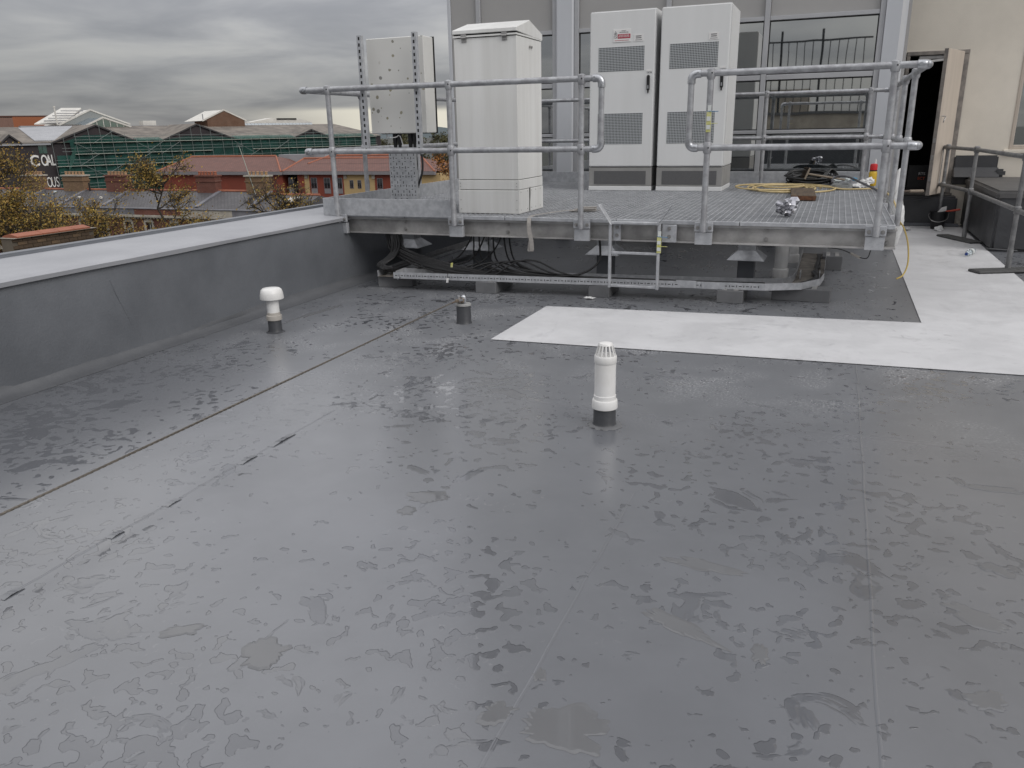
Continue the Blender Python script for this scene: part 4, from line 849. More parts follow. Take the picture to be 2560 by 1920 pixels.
# ================================================================== ON THE ROOF
# cage-topped white vent
v1 = thing('white_caged_vent_pipe', 'white plastic vent pipe with slotted cage top standing on the wet roof', 'vent pipe', (-1.018, 3.86, 0))
vx, vy = -1.018, 3.86
MB().lathe([(.080, .0), (.066, .006), (.060, .016), (.0585, .11)], (vx, vy, 0), 32)  .build('base_sleeve', m_sleeve, v1, smooth=True)
MB().lathe([(.090, .001), (.086, .006), (.070, .009), (.058, .010)], (vx, vy, 0), 32, jit=.10).build('sealant', m_block, v1, smooth=True)
MB().lathe([(.060, .098), (.0675, .100), (.0685, .104), (.0665, .140), (.064, .146), (.0585, .147), (.0585, .170), (.0565, .1715)], (vx, vy, 0), 36).build('socket', m_pvc, v1, smooth=True)
MB().cyl((vx, vy, .171), (vx, vy, .348), .0555, n=36).build('pipe', m_pvc, v1, smooth=True)
MB().lathe([(.0575, .346), (.0585, .348), (.0585, .380), (.0555, .386), (.050, .386)], (vx, vy, 0), 36).build('cage_ring', m_pvc, v1, smooth=True)
MB().lathe([(.036, .436), (.0385, .440), (.034, .449), (.020, .453), (.0, .454)], (vx, vy, 0), 32).build('cage_cap', m_pvc, v1, smooth=True)
for k in range(14):
    a = 2 * math.pi * k / 14 + .1; d = Vector((math.cos(a), math.sin(a), 0)); c0 = Vector((vx, vy, 0))
    MB().bar(c0 + d * .054 + Vector((0, 0, .382)), c0 + d * .0365 + Vector((0, 0, .440)), .0075, .004, d).build('cage_bar', m_pvc, v1)
MB().cyl((vx, vy, .36), (vx, vy, .37), .05, n=24).build('pipe_bore', m_gap, v1)
# mushroom vent
v2 = thing('mushroom_vent_pipe', 'white mushroom-capped vent pipe with beige collar beside the parapet', 'vent pipe', (-4.045, 5.06, 0))
vx, vy = -4.045, 5.06
MB().lathe([(.075, .0), (.058, .008), (.053, .02), (.052, .115)], (vx, vy, 0), 28).build('base_sleeve', m_sleeve, v2, smooth=True)
MB().lathe([(.053, .100), (.060, .102), (.061, .106), (.060, .138), (.056, .142), (.051, .143), (.0505, .162), (.048, .163)], (vx, vy, 0), 30).build('collar', m_pvcg, v2, smooth=True)
MB().cyl((vx, vy, .16), (vx, vy, .30), .0475, n=30).build('pipe', m_pvc, v2, smooth=True)
MB().lathe([(.046, .282), (.080, .276), (.0905, .271), (.092, .275), (.088, .315), (.080, .342), (.066, .354), (.03, .358), (.0, .359)], (vx, vy, 0), 36).build('cap', m_pvc, v2, smooth=True)
# fall-arrest anchor and its cable
an = thing('safety_cable_anchor', 'grey stub post holding the end of the safety cable', 'anchor', (-2.726, 5.79, 0))
vx, vy = -2.726, 5.79
MB().lathe([(.066, .0), (.060, .012), (.059, .150)], (vx, vy, 0), 26, jit=.015).build('post', m_sleeve, an, smooth=True)
MB().lathe([(.064, .148), (.063, .160), (.055, .166), (.0, .167)], (vx, vy, 0), 26, jit=.03).build('cap', mat('lead_cap', (.30, .30, .295), .6), an, smooth=True)
m_brass = mat('worn_steel', (.45, .40, .34), .3, .8, col2=(.25, .18, .13), scale=40)
MB().cyl((vx - .01, vy, .165), (vx - .01, vy, .215), .011, n=10).build('eye_bolt', m_brass, an, smooth=True)
MB().lathe([(.0, .0), (.020, .002), (.022, .016), (.012, .030), (.0, .032)], (vx + .006, vy - .005, .204), 10).build('nut', m_fit, an, smooth=True)
MB().cyl((vx - .03, vy - .03, .172), (vx - .02, vy - .04, .232), .012, n=10).build('clamp_bolt', m_fit, an, smooth=True)
MB().cyl((vx + .022, vy - .022, .170), (vx + .026, vy - .026, .212), .011, n=10).build('clamp_bolt', m_fit, an, smooth=True)
MB().obox((vx - .012, vy - .03, .192), (.036, .004, .004), (-.003, .018, 0), (0, 0, .015)).build('clamp_plate', m_brass, an, bevel=.003)
MB().tube([(vx - .01 + .020 * math.cos(a), vy - .01 + .006 * math.sin(a), .195 + .018 * math.sin(a)) for a in [i * math.pi / 6 for i in range(12)]], .005, 6, closed=True).build('shackle', m_brass, an, smooth=True)
MB().cyl((vx - .012, vy - .02, .196), (vx - .018, vy - .10, .198), .010, .013, n=10).cyl((vx - .018, vy - .10, .198), (vx - .020, vy - .17, .199), .007, n=8).build('turnbuckle', m_brass, an, smooth=True)
MB().bar((vx - .045, vy - .07, .19), (vx + .02, vy - .05, .205), .010, .016).build('clamp', m_fit, an)
rp = MB(); a0, a1 = Vector((-2.748, 5.62, .199)), Vector((-2.757, -9.0, .225)); nseg = 60; Lr = (a1 - a0)
for s in range(3):
    rp.tube([a0 + Lr * (i / 900) + Vector((.0035 * math.cos(i * 1.05 + s * 2.094), 0, .0030 * math.sin(i * 1.05 + s * 2.094) - .03 * math.sin(math.pi * i / 900))) for i in range(901)], .0034, 4)
tag(rp.build('safety_cable', mat('wire_rope', (.17, .15, .125), .5, .3, col2=(.09, .08, .07), scale=80), None, smooth=True), 'thin steel safety cable stretched low across the roof to its anchor post', 'cable')
# barrier beside the walkway
bar = thing('freestanding_guardrail', 'freestanding galvanised tube guardrail on flat feet beside the plinth', 'guardrail', (1.7, 11.4, 0))
m_rail2 = mat('weathered_tube', (.27, .27, .27), .5, .4, col2=(.16, .16, .165), scale=10, detail=7, bump=.3, bscale=60)
BP = [(1.475, 13.42), (1.672, 12.17), (1.765, 9.60), (1.80, 7.6)]
for i, (x, y) in enumerate(BP[:3]):
    p = MB().cyl((x, y, .02), (x, y, 1.15), .024, n=14).build('post', m_rail2, bar, smooth=True)
    MB().cyl((x, y, .02), (x, y, .24), .028, n=14).build('socket', m_rail2, p, smooth=True)
    for z in (1.15, .625): MB().lathe([(.028, -.04), (.035, -.03), (.036, .03), (.026, .042), (.0, .044)], (x, y, z), 14).build('tube_clamp', m_rail2, p, smooth=True)
for z in (1.15, .625):
    for i in range(3):
        MB().cyl((*BP[i], z), (*BP[i + 1], z), .024, n=14).build('rail', m_rail2, bar, smooth=True)
MB().tube(spline([(1.475, 13.42, 1.15), (1.43, 13.50, 1.15), (1.412, 13.52, 1.10), (1.412, 13.52, .89), (1.412, 13.52, .68), (1.43, 13.5, .627), (1.475, 13.42, .625)], 5), .026, 12).build('end_loop', m_rail2, bar, smooth=True)
for c, a, w, L in (((1.60, 12.06), (-.33, .75), .085, .40), ((1.70, 9.50), (-.90, -.42), .10, .31)):
    d = Vector((*a, 0)).normalized(); n = Vector((-d.y, d.x, 0))
    MB().obox((c[0], c[1], .020), d * L, n * w, (0, 0, .015)).build('foot', m_rubber, bar, bevel=.012)
# builder's bucket with a trowel, rags and bottle
bk = thing('black_bucket', 'black builders bucket standing below the door by the rail post', 'bucket', (1.46, 13.28, 0))
MB().lathe([(.0, .004), (.085, .004), (.088, .0), (.115, .235), (.124, .238), (.124, .250), (.112, .250), (.110, .232), (.083, .014), (.0, .014)], (1.46, 13.28, .008), 24).build('pail', m_black, bk, smooth=True)
MB().tube(spline([(1.34, 13.26, .24), (1.32, 13.22, .20), (1.36, 13.14, .14), (1.46, 13.13, .12), (1.56, 13.16, .16), (1.585, 13.26, .24)], 4), .004, 6).build('handle', m_bolt, bk, smooth=True)
tr = thing('trowel', 'trowel with red handle resting across the black bucket', 'trowel', (1.5, 13.25, .25))
MB().prism([(1.42, 13.2, .245), (1.54, 13.19, .275), (1.54, 13.21, .34), (1.48, 13.22, .32)], (0, .003, 0)).build('blade', m_galv2, tr)
MB().tube([(1.53, 13.20, .27), (1.58, 13.16, .275), (1.70, 13.10, .305)], [.007, .012, .013], 8).build('handle', mat('handle_red', (.48, .06, .03), .5), tr, smooth=True)
crumple('rag', 'crumpled white rag at the foot of the black bucket', 'rag', (1.46, 13.02, .035), .075, m_poly, 31, .6, 2, .6)
crumple('rag', 'small crumpled grey scrap below the hanging yellow cable', 'rag', (1.05, 12.95, .025), .06, mat('grey_scrap', (.42, .42, .42), .8), 32, .5, 2, .6)
crumple('paper_scrap', 'small white scrap lying in front of the tray behind the ladder', 'scrap', (-2.02, 7.00, .014), .035, m_poly, 33, .4, 1, .6, None, False, 1.6)
m_pet = bpy.data.materials.new('clear_bottle'); m_pet.use_nodes = True; _b = m_pet.node_tree.nodes['Principled BSDF']
_b.inputs['Base Color'].default_value = (.86, .93, .96, 1); _b.inputs['Roughness'].default_value = .08; _b.inputs['Transmission Weight'].default_value = .75; _b.inputs['IOR'].default_value = 1.25
bt = thing('plastic_bottle', 'crushed clear plastic bottle with blue cap lying on the walkway', 'bottle', (1.55, 10.66, 0))
b0, b1 = Vector((1.497, 10.50, .040)), Vector((1.61, 10.84, .036)); bd_ = (b1 - b0)
prf = [(0, .013), (.06, .014), (.10, .018), (.22, .033), (.32, .036), (.42, .031), (.50, .036), (.60, .029), (.70, .036), (.85, .034), (.95, .033), (1.0, .022)]
MB().tube([b0 + bd_ * t for t, r in prf], [r for t, r in prf], 12).build('body', m_pet, bt, smooth=True)
MB().cyl(b0 - bd_ * .045, b0 + bd_ * .015, .017, n=14).build('cap', mat('cap_blue', (.02, .05, .22), .4), bt, smooth=True)
MB().tube([b0 + bd_ * .5, b0 + bd_ * .72], [.0368, .0368], 12, False).build('label_band', m_pale, bt, smooth=True)
print('roof things ok')

# ================================================================== THE TOWN BEYOND
GZ = -14.0
m_ground = mat('town_ground', (.075, .072, .068), .9, col2=(.05, .055, .045), scale=.05)
struct(MB().poly([(-4000, -2500, GZ), (4000, -2500, GZ), (4000, 5000, GZ), (-4000, 5000, GZ)]).build('ground', m_ground))
# far hills
hb = MB(); n = 60
for i in range(n + 1):
    x = -2200 + 2600 * i / n; h = 14 + 9 * math.sin(i * .31) + 5 * math.sin(i * .83 + 1) + 3 * math.sin(i * 2.1)
    hb.v += [(x, 2050 + 60 * math.sin(i * .5), GZ), (x, 2250, GZ + h + 3), (x, 2700, GZ)]
for i in range(n):
    for k in range(2): a = 3 * i + k; hb.f.append((a, a + 3, a + 4, a + 1))
struct(hb.build('hills', mat('hill_green', (.085, .105, .115), .95, col2=(.06, .08, .085), scale=.01), None, smooth=True))

# ---- long slate-roofed warehouse with scaffolding; u runs along its front
HD = R(25); U = Vector((math.sin(HD), math.cos(HD), 0)); NV = Vector((-math.cos(HD), math.sin(HD), 0)); B0 = Vector((-117.6, 93.2, 0))
def bp(u, z, d=0.0): return B0 + U * u + NV * d + Vector((0, 0, z))       # d: depth behind the front
m_wblack = mat('black_painted_wall', (.022, .017, .020), .7, col2=(.035, .026, .028), scale=.6)
m_wslate = mat('old_slate', (.215, .188, .16), .85, col2=(.12, .105, .092), scale=.55, detail=8, rvar=.2)
m_sheet = mat('roof_sheet', (.33, .335, .35), .5, col2=(.27, .275, .29), scale=.4)
m_trim = mat('white_trim', (.66, .64, .59), .6, col2=(.55, .53, .49), scale=.8)
m_gglass = glassmat('green_glass', (.03, .09, .075), .18); m_bglass = glassmat('rooflight_glass', (.16, .19, .21), .30)
m_brick = brickmat('brown_brick', (.19, .09, .05), (.14, .068, .04), (.16, .12, .09), .23, .075)
wh = thing('warehouse', 'long dark warehouse with slate gables and large white wall lettering', 'building', tuple(bp(30, GZ, 15)))
L0, L1, EV, RG = -14.0, 65.9, .95, 3.45
MB().prism([bp(L0, GZ), bp(L1, GZ), bp(L1, EV - .05), bp(L0, EV - .05)], NV * 26).build('wall', m_wblack, wh)
def slope(a, b, c, d, m, name='roof', th=.12): return MB().prism([a, b, c, d], Vector((0, 0, th))).build(name, m, wh)
slope(bp(2.9, EV, -.3), bp(L1, EV, -.3), bp(L1 - 3.0, RG, 13), bp(2.9, RG, 13), m_wslate)
slope(bp(2.9, RG, 13), bp(L1 - 3.0, RG, 13), bp(L1, EV, 26), bp(2.9, EV, 26), m_wslate)
slope(bp(L0, EV, -.3), bp(2.85, EV, -.3), bp(2.85, RG, 13), bp(L0, RG, 13), m_wslate)
slope(bp(1.0, 1.25, .6), bp(4.6, 1.25, .6), bp(9.8, 3.5, 11), bp(1.7, 3.32, 12), m_sheet, 'sheet_roof', .14)
slope(bp(-1.0, 2.25, 7), bp(1.5, 2.25, 7), bp(1.75, 3.4, 13), bp(.6, 3.4, 13), m_sheet, 'sheet_roof', .16)
for a, b, c, d in ((-4.1, -2.59, 2.25, -1.05), (3.05, 10.06, 3.55, 16.2), (20.4, 26.74, 3.54, 33.7), (45.6, 49.48, 2.38, 53.5)):
    gname = MB().prism([bp(a, EV - .06, -.25), bp(d, EV - .06, -.25), bp(b, c, -.25)], NV * .4).build('gable', m_wblack, wh)
    for q in (a, d): slope(bp(q, EV, -.45), bp(b, c + .02, -.45), bp(b, c + .02, 12), bp(q, EV, 1 if q == a else 1), m_wslate, 'gable_roof', .13)
    for q in (a, d): MB().bar(bp(q, EV - .02, -.5), bp(b, c + .0, -.5), .08, .22).build('barge_board', mat('barge_dark', (.045, .042, .045), .7) if 'barge_dark' not in bpy.data.materials else bpy.data.materials['barge_dark'], gname)
MB().box(0, 0, 0, 1, 1, 1)
MB().prism([bp(L0, EV - .28, -.4), bp(3.0, EV - .28, -.4), bp(3.0, EV - .02, -.4), bp(L0, EV - .02, -.4)], NV * .3).build('gutter', m_sheet, wh)
for u0, u1 in ((1.2, 1.75), (1.8, 2.35)): MB().prism([bp(u0, -.6, -.04), bp(u1, -.6, -.04), bp(u1, .7, -.04), bp(u0, .7, -.04)], NV * .03).build('window_pane', m_gglass, wh)
# lettering
m_letter = mat('letter_paint', (.78, .77, .74), .6, amt=.2)
for ch, u, w in (('C', -.34, 1.30), ('O', 1.22, .80), ('A', 2.02, .72), ('L', 2.70, .80)):
    text('lettering', ch, m_letter, wh, bp(u, -2.44, -.06), U, (0, 0, 1), 2.32, .03, w / 1.55, bold=.05 if ch == 'C' else .03)
for ch, u, w in (('O', 1.50, .62), ('U', 2.15, .62), ('S', 2.82, .66)):
    text('lettering', ch, m_letter, wh, bp(u, -5.78, -.06), U, (0, 0, 1), 2.25, .03, w / 1.5)
# roof lanterns
def lantern(u0, ua, u1, z0, za, d0, d1, mr, face, nm):
    MB().prism([bp(u0, z0, d0), bp(u1, z0, d0), bp(ua, za, d0)], NV * (d1 - d0)).build(nm, mr, wh)
    MB().prism([bp(u0 + .25, z0 + .05, d0 - .05), bp(u1 - .25, z0 + .05, d0 - .05), bp(ua, za - .28, d0 - .05)], NV * .04).build('gable_glazing' if face is not m_brick else 'gable_brick', face, wh)
    for q in (u0, u1): MB().bar(bp(q, z0, d0 - .12), bp(ua, za, d0 - .12), .16, .26).build('barge_board', m_trim, wh)
lantern(9.1, 14.6, 21.2, 3.9, 6.45, 16, 26, m_trim, m_bglass, 'roof_lantern')
lantern(11.6, 15.3, 19.9, 3.40, 5.05, 12.0, 16, m_bglass, m_gglass, 'roof_lantern')
for k in range(1, 7): u = 11.9 + k * 1.12; MB().bar(bp(u, 3.45, 11.9), bp(u, 3.45 + min((u - 11.6) * .44, (19.9 - u) * .355) - .25, 11.9), .07, .09, U).build('glazing_bar', m_trim, wh)
slope(bp(6.2, 4.0, 20), bp(10.0, 4.0, 16.5), bp(14.4, 6.7, 20), bp(13.0, 6.9, 27), m_trim, 'lantern_roof', .2)
for k in range(6): MB().bar(bp(7.0 + k * .75, 4.25 + k * .42, 19.5), bp(9.9 + k * .72, 4.25 + k * .40, 16.2), .10, .14).build('roof_batten', m_sheet, wh)
MB().cyl(bp(8.6, 3.9, 15), bp(8.55, 6.75, 15), .13, n=8).cyl(bp(8.55, 6.75, 15), bp(8.55, 7.0, 15), .22, n=8).build('flue', m_trim, wh)
MB().prism([bp(2.2, 3.45, 12.4), bp(12, 3.45, 12.4), bp(12, 3.75, 12.4), bp(2.2, 3.75, 12.4)], NV * 1.2).build('ridge_gutter', m_sheet, wh)
MB().prism([bp(19.5, 3.3, 13.2), bp(28.5, 3.3, 13.2), bp(28.5, 3.65, 13.2), bp(19.5, 3.65, 13.2)], NV * 1.2).build('ridge_gutter', m_sheet, wh)
MB().prism([bp(23.2, 3.6, 15), bp(25.6, 3.6, 15), bp(25.6, 4.5, 15), bp(23.2, 4.5, 15)], NV * 2).build('roof_unit', m_trim, wh)
lantern(33.0, 37.5, 42.0, 4.35, 6.35, 11.5, 20, m_trim, m_brick, 'gable_roof_white')
MB().prism([bp(34.0, 2.9, 11.4), bp(41.6, 2.9, 11.4), bp(41.6, 4.45, 11.4), bp(37.6, 6.1, 11.4), bp(34.0, 4.45, 11.4)], NV * 6).build('brick_gable', m_brick, wh)
MB().prism([bp(33.8, 2.72, 11.2), bp(41.8, 2.72, 11.2), bp(41.8, 2.92, 11.2), bp(33.8, 2.92, 11.2)], NV * .5).build('sill_band', m_trim, wh)
MB().bar(bp(39.0, .95, -.2), bp(40.0, 2.95, 10.8), .35, .2).build('roof_gutter', m_trim, wh)
MB().cyl(bp(33.2, 4.3, 11.4), bp(33.2, 5.6, 11.4), .09, n=8).build('flue', m_sheet, wh)
gl = MB().prism([bp(41.9, 2.75, 12.0), bp(57.6, 2.75, 12.0), bp(57.6, 2.95, 12.0), bp(41.9, 2.95, 12.0)], NV * 2).build('rooflight_kerb', m_trim, wh)
for k in range(20): u = 42.0 + k * .775; MB().prism([bp(u, 2.97, 12.05), bp(u + .71, 2.97, 12.05), bp(u + .71, 3.85, 12.9), bp(u, 3.85, 12.9)], NV * .06).build('rooflight_pane', m_bglass, wh)
MB().prism([bp(41.9, 3.87, 12.9), bp(57.6, 3.87, 12.9), bp(57.6, 4.05, 12.9), bp(41.9, 4.05, 12.9)], NV * 2).build('rooflight_ridge', m_trim, wh)
MB().prism([bp(44.5, 4.0, 16), bp(59.5, 4.0, 16), bp(56.5, 4.75, 16), bp(50, 4.9, 16)], NV * 3).build('roof_unit', m_trim, wh)
MB().prism([bp(51.0, 4.55, 15.9), bp(55.6, 4.55, 15.9), bp(55.6, 4.85, 15.9), bp(51.0, 4.85, 15.9)], NV * .08).build('louvre', m_gap, wh)
# ---- scaffolding with debris netting
sc = thing('netted_scaffold', 'tall tube scaffolding with dark green debris netting across the warehouse front', 'scaffold', tuple(bp(34, GZ, -1)))
m_tube = mat('scaffold_tube', (.22, .25, .24), .55, .3); m_tubew = mat('scaffold_board', (.40, .41, .36), .8, col2=(.28, .30, .26), scale=1.5)
m_net = netmat('debris_net', (.012, .075, .060), .84)
m_net2 = netmat('debris_net_pale', (.06, .16, .13), .45)
def rake(u):
    z = EV + .35
    for a, b, c, d in ((3.05, 10.06, 3.55, 16.2), (20.4, 26.74, 3.54, 33.7), (45.6, 49.48, 2.38, 53.5)):
        if a < u < d: z = max(z, EV + (c - EV) * ((u - a) / (b - a) if u < b else (d - u) / (d - b)) + .1)
    return z
std = []
for k in range(34):
    u = 2.9 + k * 1.86
    if u > 64: break
    p = bp(u + .35, GZ, -1.35)
    MB().cyl(p, bp(u - .12 * (k % 3), rake(u) + random.uniform(-.1, .35), -1.35), .035, n=6).build('standard', m_tube, sc)
for lv, z in enumerate((.88, -.86, -2.66, -4.52, -6.4, -8.3)):
    u0 = (6.2, 6.0, 3.1, 3.4, 3.0, 3.0)[lv]
    for s in range(int((64 - u0) / 7.6) + 1):
        a, b = u0 + s * 7.6, min(u0 + s * 7.6 + 7.5, 64)
        if random.random() < .9: MB().bar(bp(a, z, -1.25), bp(b, z, -1.25), .5, .09).build('board', m_tubew, sc)
    for dz in (.45, .95): MB().cyl(bp(u0 - (1.8 if lv == 1 else 0), z + dz, -1.4), bp(64, z + dz, -1.4), .030, n=6).build('guard_rail', m_tube, sc)
for k, (u, z, s) in enumerate(((6.3, .85, 1), (9.6, -.9, -1), (7.2, -2.7, 1), (15.6, .9, 1), (18, -.9, -1), (13.0, -2.7, -1), (23, .7, -1), (33, .6, 1), (38, -.8, -1), (44, .6, -1), (52, .8, 1), (57, -.8, 1), (20.5, 1.0, -1), (12.2, 2.6, -1))):
    MB().cyl(bp(u, z, -1.45), bp(u + 3.3 * s, z - 1.85, -1.45), .034, n=6).build('brace', m_tube, sc)
for u0, u1, z1, d in ((3.3, 5.6, -1.0, -1.05), (5.6, 20.3, EV + .15, -1.05), (20.3, 33.8, EV + .1, -1.05), (33.8, 45.5, EV + .05, -1.05), (45.5, 53.6, EV + .05, -1.05), (53.6, 64, EV, -1.05)):
    nb = MB(); nn = max(3, int((u1 - u0) / .9)); zs = [GZ + .3, -8, -5, -2.5, -1.2, z1]
    for i in range(nn + 1):
        for z in zs: nb.v.append(tuple(bp(u0 + (u1 - u0) * i / nn, z, d + .22 * math.sin(i * 1.9 + z) + random.uniform(-.07, .07))))
    for i in range(nn):
        for k in range(5): a = i * 6 + k; nb.f.append((a, a + 6, a + 7, a + 1))
    nb.build('net_sheet', m_net, sc, smooth=True)
for a, b, c, d in ((4.4, 10.06, 2.95, 16.0), (20.5, 26.74, 2.15, 33.6), (45.7, 49.48, 1.9, 53.4)):
    MB().poly([bp(a, EV, -1.0), bp(d, EV, -1.0), bp(b + (d - b) * .35, EV + (c - EV) * .55, -1.0), bp(b - (b - a) * .4, EV + (c - EV) * .55, -1.0)]).build('net_sheet', m_net, sc)
for u0, u1 in ((16.2, 20.6), (33.7, 45.7), (53.4, 64)):
    MB().prism([bp(u0, EV + .05, -.9), bp(u1, EV + .05, -.9), bp(u1, EV + .55, 1.4), bp(u0, EV + .55, 1.4)], Vector((0, 0, .02))).build('net_sheet', m_net2, sc)
MB().poly([bp(4.6, -3.6, -1.5), bp(5.2, -1.2, -1.5), bp(6.4, .8, -1.45), bp(6.1, -.9, -1.4), bp(5.6, -2.0, -1.45)]).build('loose_net', m_net2, sc)
# ---- orange-clad block beyond
ob = thing('orange_clad_building', 'big flat-roofed orange clad building beyond the warehouse', 'building', (-150, 118, GZ))
m_or = mat('orange_cladding', (.32, .105, .040), .7, col2=(.29, .095, .038), scale=.15); m_or2 = mat('grey_orange_cladding', (.22, .125, .095), .7)
Q = Vector((-150, 110, 0))
def oq(u, z): return Q + U * u + Vector((0, 0, z))
for u0, u1, z0, z1, m in ((-12, 5.2, 2.4, 5.62, m_or2), (5.2, 15.0, 2.4, 5.72, m_or), (-12, 15.0, GZ, 2.35, m_or2)):
    MB().prism([oq(u0, z0), oq(u1, z0), oq(u1, z1), oq(u0, z1)], NV * 18).build('cladding', m, ob)
MB().prism([oq(-12, 5.74), oq(15.1, 5.80), oq(15.1, 6.0), oq(-12, 5.9)], NV * 18).build('roof_edge', mat('orange_cap', (.12, .05, .035), .6), ob)

# ---- brick terrace facing us
m_rbrick = brickmat('red_brick', (.20, .062, .040), (.155, .05, .034), (.15, .10, .08), .23, .075)
m_ybrick = brickmat('brown_chimney_brick', (.26, .16, .085), (.19, .105, .06), (.20, .15, .10), .23, .075)
m_slate = brickmat('welsh_slate', (.115, .110, .115), (.085, .082, .088), (.04, .038, .04), .42, .26, 'XY', .6, .035)
m_stone = mat('pale_stone', (.44, .41, .35), .8, col2=(.32, .29, .25), scale=1.2); m_ridge = mat('terracotta', (.34, .115, .06), .7, col2=(.26, .09, .05), scale=1.5)
m_pot = mat('chimney_pot', (.40, .25, .14), .8, col2=(.30, .18, .10), scale=2); m_lead = mat('lead_gutter', (.19, .19, .21), .5, col2=(.12, .12, .135), scale=.8)
m_pane = glassmat('old_glass', (.02, .022, .025), .12)
TY = 64.0
HB = [-97.5, -86.5, -80.1, -73.7, -67.4, -61.2, -54.8, -47.5]
BAND = [m_lead, m_lead, m_lead, m_lead, m_rbrick, m_stone, m_lead]
LAB = ['brick terrace house farthest from the platform, mostly behind the yellow tree', 'brick terrace house with a roof window and brown chimney', 'brick terrace house between the brown and the red chimney stacks', 'brick terrace house just past the red chimney, behind the yellow tree', 'brick terrace house with a red brick parapet band below its slates', 'brick terrace house with a white painted band below its slates', 'brick terrace house nearest the platform, behind a thin yellow tree']
def chimney(par, x0, x1, zt, m, pots, y=68.5, zb=-5.0, pm=None):
    c = MB().box(x0, y - .45, zb, x1, y + .45, zt).build('chimney', m, par)
    MB().box(x0 - .12, y - .57, zt, x1 + .12, y + .57, zt + .14).build('chimney_cap', m_stone if m is m_ybrick else m, c)
    MB().box(x0 - .07, y - .52, zt - .55, x1 + .07, y + .52, zt - .42).build('chimney_band', m, c)
    for k in range(pots): px = x0 + (x1 - x0) * (k + .5) / pots; MB().lathe([(.15, .14), (.13, .42), (.17, .45), (.15, .50), (.10, .50)], (px, y, zt), 10).build('chimney_pot', pm or m_pot, c, smooth=True)
for h in range(7):
    x0, x1 = HB[h] + .01, HB[h + 1] - .01
    t = thing('terrace_house', LAB[h], 'house', ((x0 + x1) / 2, TY + 4, GZ), 'brick terrace houses across the street')
    wx = [x0 + (x1 - x0) * q for q in ((.28, .83) if h != 2 else (.281, .828))]
    wins = [(w, z) for w in wx for z in (-8.45, -12.0)]
    wbm = MB()                                            # front wall with real openings
    zcuts = [(GZ, -12.0), (-12.0, -10.2), (-10.2, -8.45), (-8.45, -6.85), (-6.85, -6.35)]
    xc = [x0, wx[0] - .42, wx[0] + .42, wx[1] - .42, wx[1] + .42, x1]
    for i, (a, b) in enumerate(zcuts):
        for k in range(5):
            if i in (1, 3) and k in (1, 3): continue
            wbm.box(xc[k], TY, a, xc[k + 1], TY + .4, b)
    wbm.build('wall', m_rbrick, t)
    MB().box(x0, TY + .4, GZ, x1, TY + 9, -6.0).build('rear_wall', m_rbrick, t)
    for w, z in wins:
        fr = MB().box(w - .66, TY - .07, z - .1, w - .42, TY - .005, z + 1.6).box(w + .42, TY - .07, z - .1, w + .66, TY - .005, z + 1.6).prism([(w - .66, TY - .07, z + 1.6), (w + .66, TY - .07, z + 1.6), (w + .52, TY - .07, z + 1.86), (w + .16, TY - .07, z + 1.98), (w - .16, TY - .07, z + 1.98), (w - .52, TY - .07, z + 1.86)], (0, .065, 0)).box(w - .70, TY - .12, z - .25, w + .70, TY - .005, z - .1).build('window_surround', m_stone, t)
        MB().box(w - .10, TY - .11, z + 1.6, w + .10, TY - .072, z + 2.10).build('keystone', m_stone, fr)
        pn_ = MB().box(w - .415, TY + .16, z + .003, w + .415, TY + .18, z + 1.597).build('window_pane', m_pane, t)
        MB().box(w - .415, TY + .12, z + .78, w + .415, TY + .158, z + .85).box(w - .025, TY + .12, z + .003, w + .025, TY + .158, z + .78).box(w - .025, TY + .12, z + .85, w + .025, TY + .158, z + 1.597).box(w - .415, TY + .12, z + .003, w - .36, TY + .158, z + .78).box(w + .36, TY + .12, z + .003, w + .415, TY + .158, z + .78).build('sash_frame', m_trim, pn_)
    MB().box(x0, TY - .35, -6.33, x1, TY - .01, -6.12).build('cornice', m_stone, t)
    for k in range(int((x1 - x0) / .42)): MB().box(x0 + .1 + k * .42, TY - .25, -6.48, x0 + .26 + k * .42, TY - .01, -6.34).build('dentil', m_stone, t)
    MB().box(x0, TY - .05, -6.1, x1, TY + .3, -5.52).build('parapet_band', BAND[h], t)
    MB().box(x0, TY - .12, -5.515, x1, TY + .4, -5.43).build('gutter', m_lead, t)
    rz = -4.0 if h < 6 else -4.3
    rf = MB().prism([(x0, TY + .4, -5.46), (x0, TY + 4.5, rz), (x0, TY + 9, -5.6), (x0, TY + 9, -5.8), (x0, TY + .4, -5.62)], (x1 - x0, 0, 0)).build('roof', m_slate, t)
    MB().cyl((x0, TY + 4.5, rz + .03), (x1, TY + 4.5, rz + .03), .13, n=8).build('ridge_tiles', m_ridge, rf)
    if h in (0, 1, 2, 4, 5):
        a, b, m, np_ = {0: (-88.0, -85.2, m_ybrick, 6), 1: (-81.7, -78.6, m_ybrick, 6), 2: (-75.2, -72.3, m_rbrick, 6), 4: (-62.5, -60.0, m_rbrick, 6), 5: (-56.1, -53.5, m_ybrick, 5)}[h]
        a, b = (max(a, x0 + .02), b) if False else (a, b)
        chimney(t, a, b, -2.5, m, np_, pm=m_ridge if h == 4 else None)
        MB().obox(((a + b) / 2 + 1.4, TY + 2.6, -4.62), (.22, 0, 0), (0, 1.9, .66), (0, -.02, .05)).build('lead_flashing', m_lead, rf)
    if h == 1: MB().obox((-82.9, TY + 3.2, -4.40), (.40, 0, 0), (0, .65, .23), (0, -.02, .06)).build('roof_window', m_bglass, rf)
    if h == 6: MB().obox((-49.6, TY + 2.6, -4.62), (.50, 0, 0), (0, .7, .20), (0, -.02, .06)).build('roof_window', m_trim, rf)
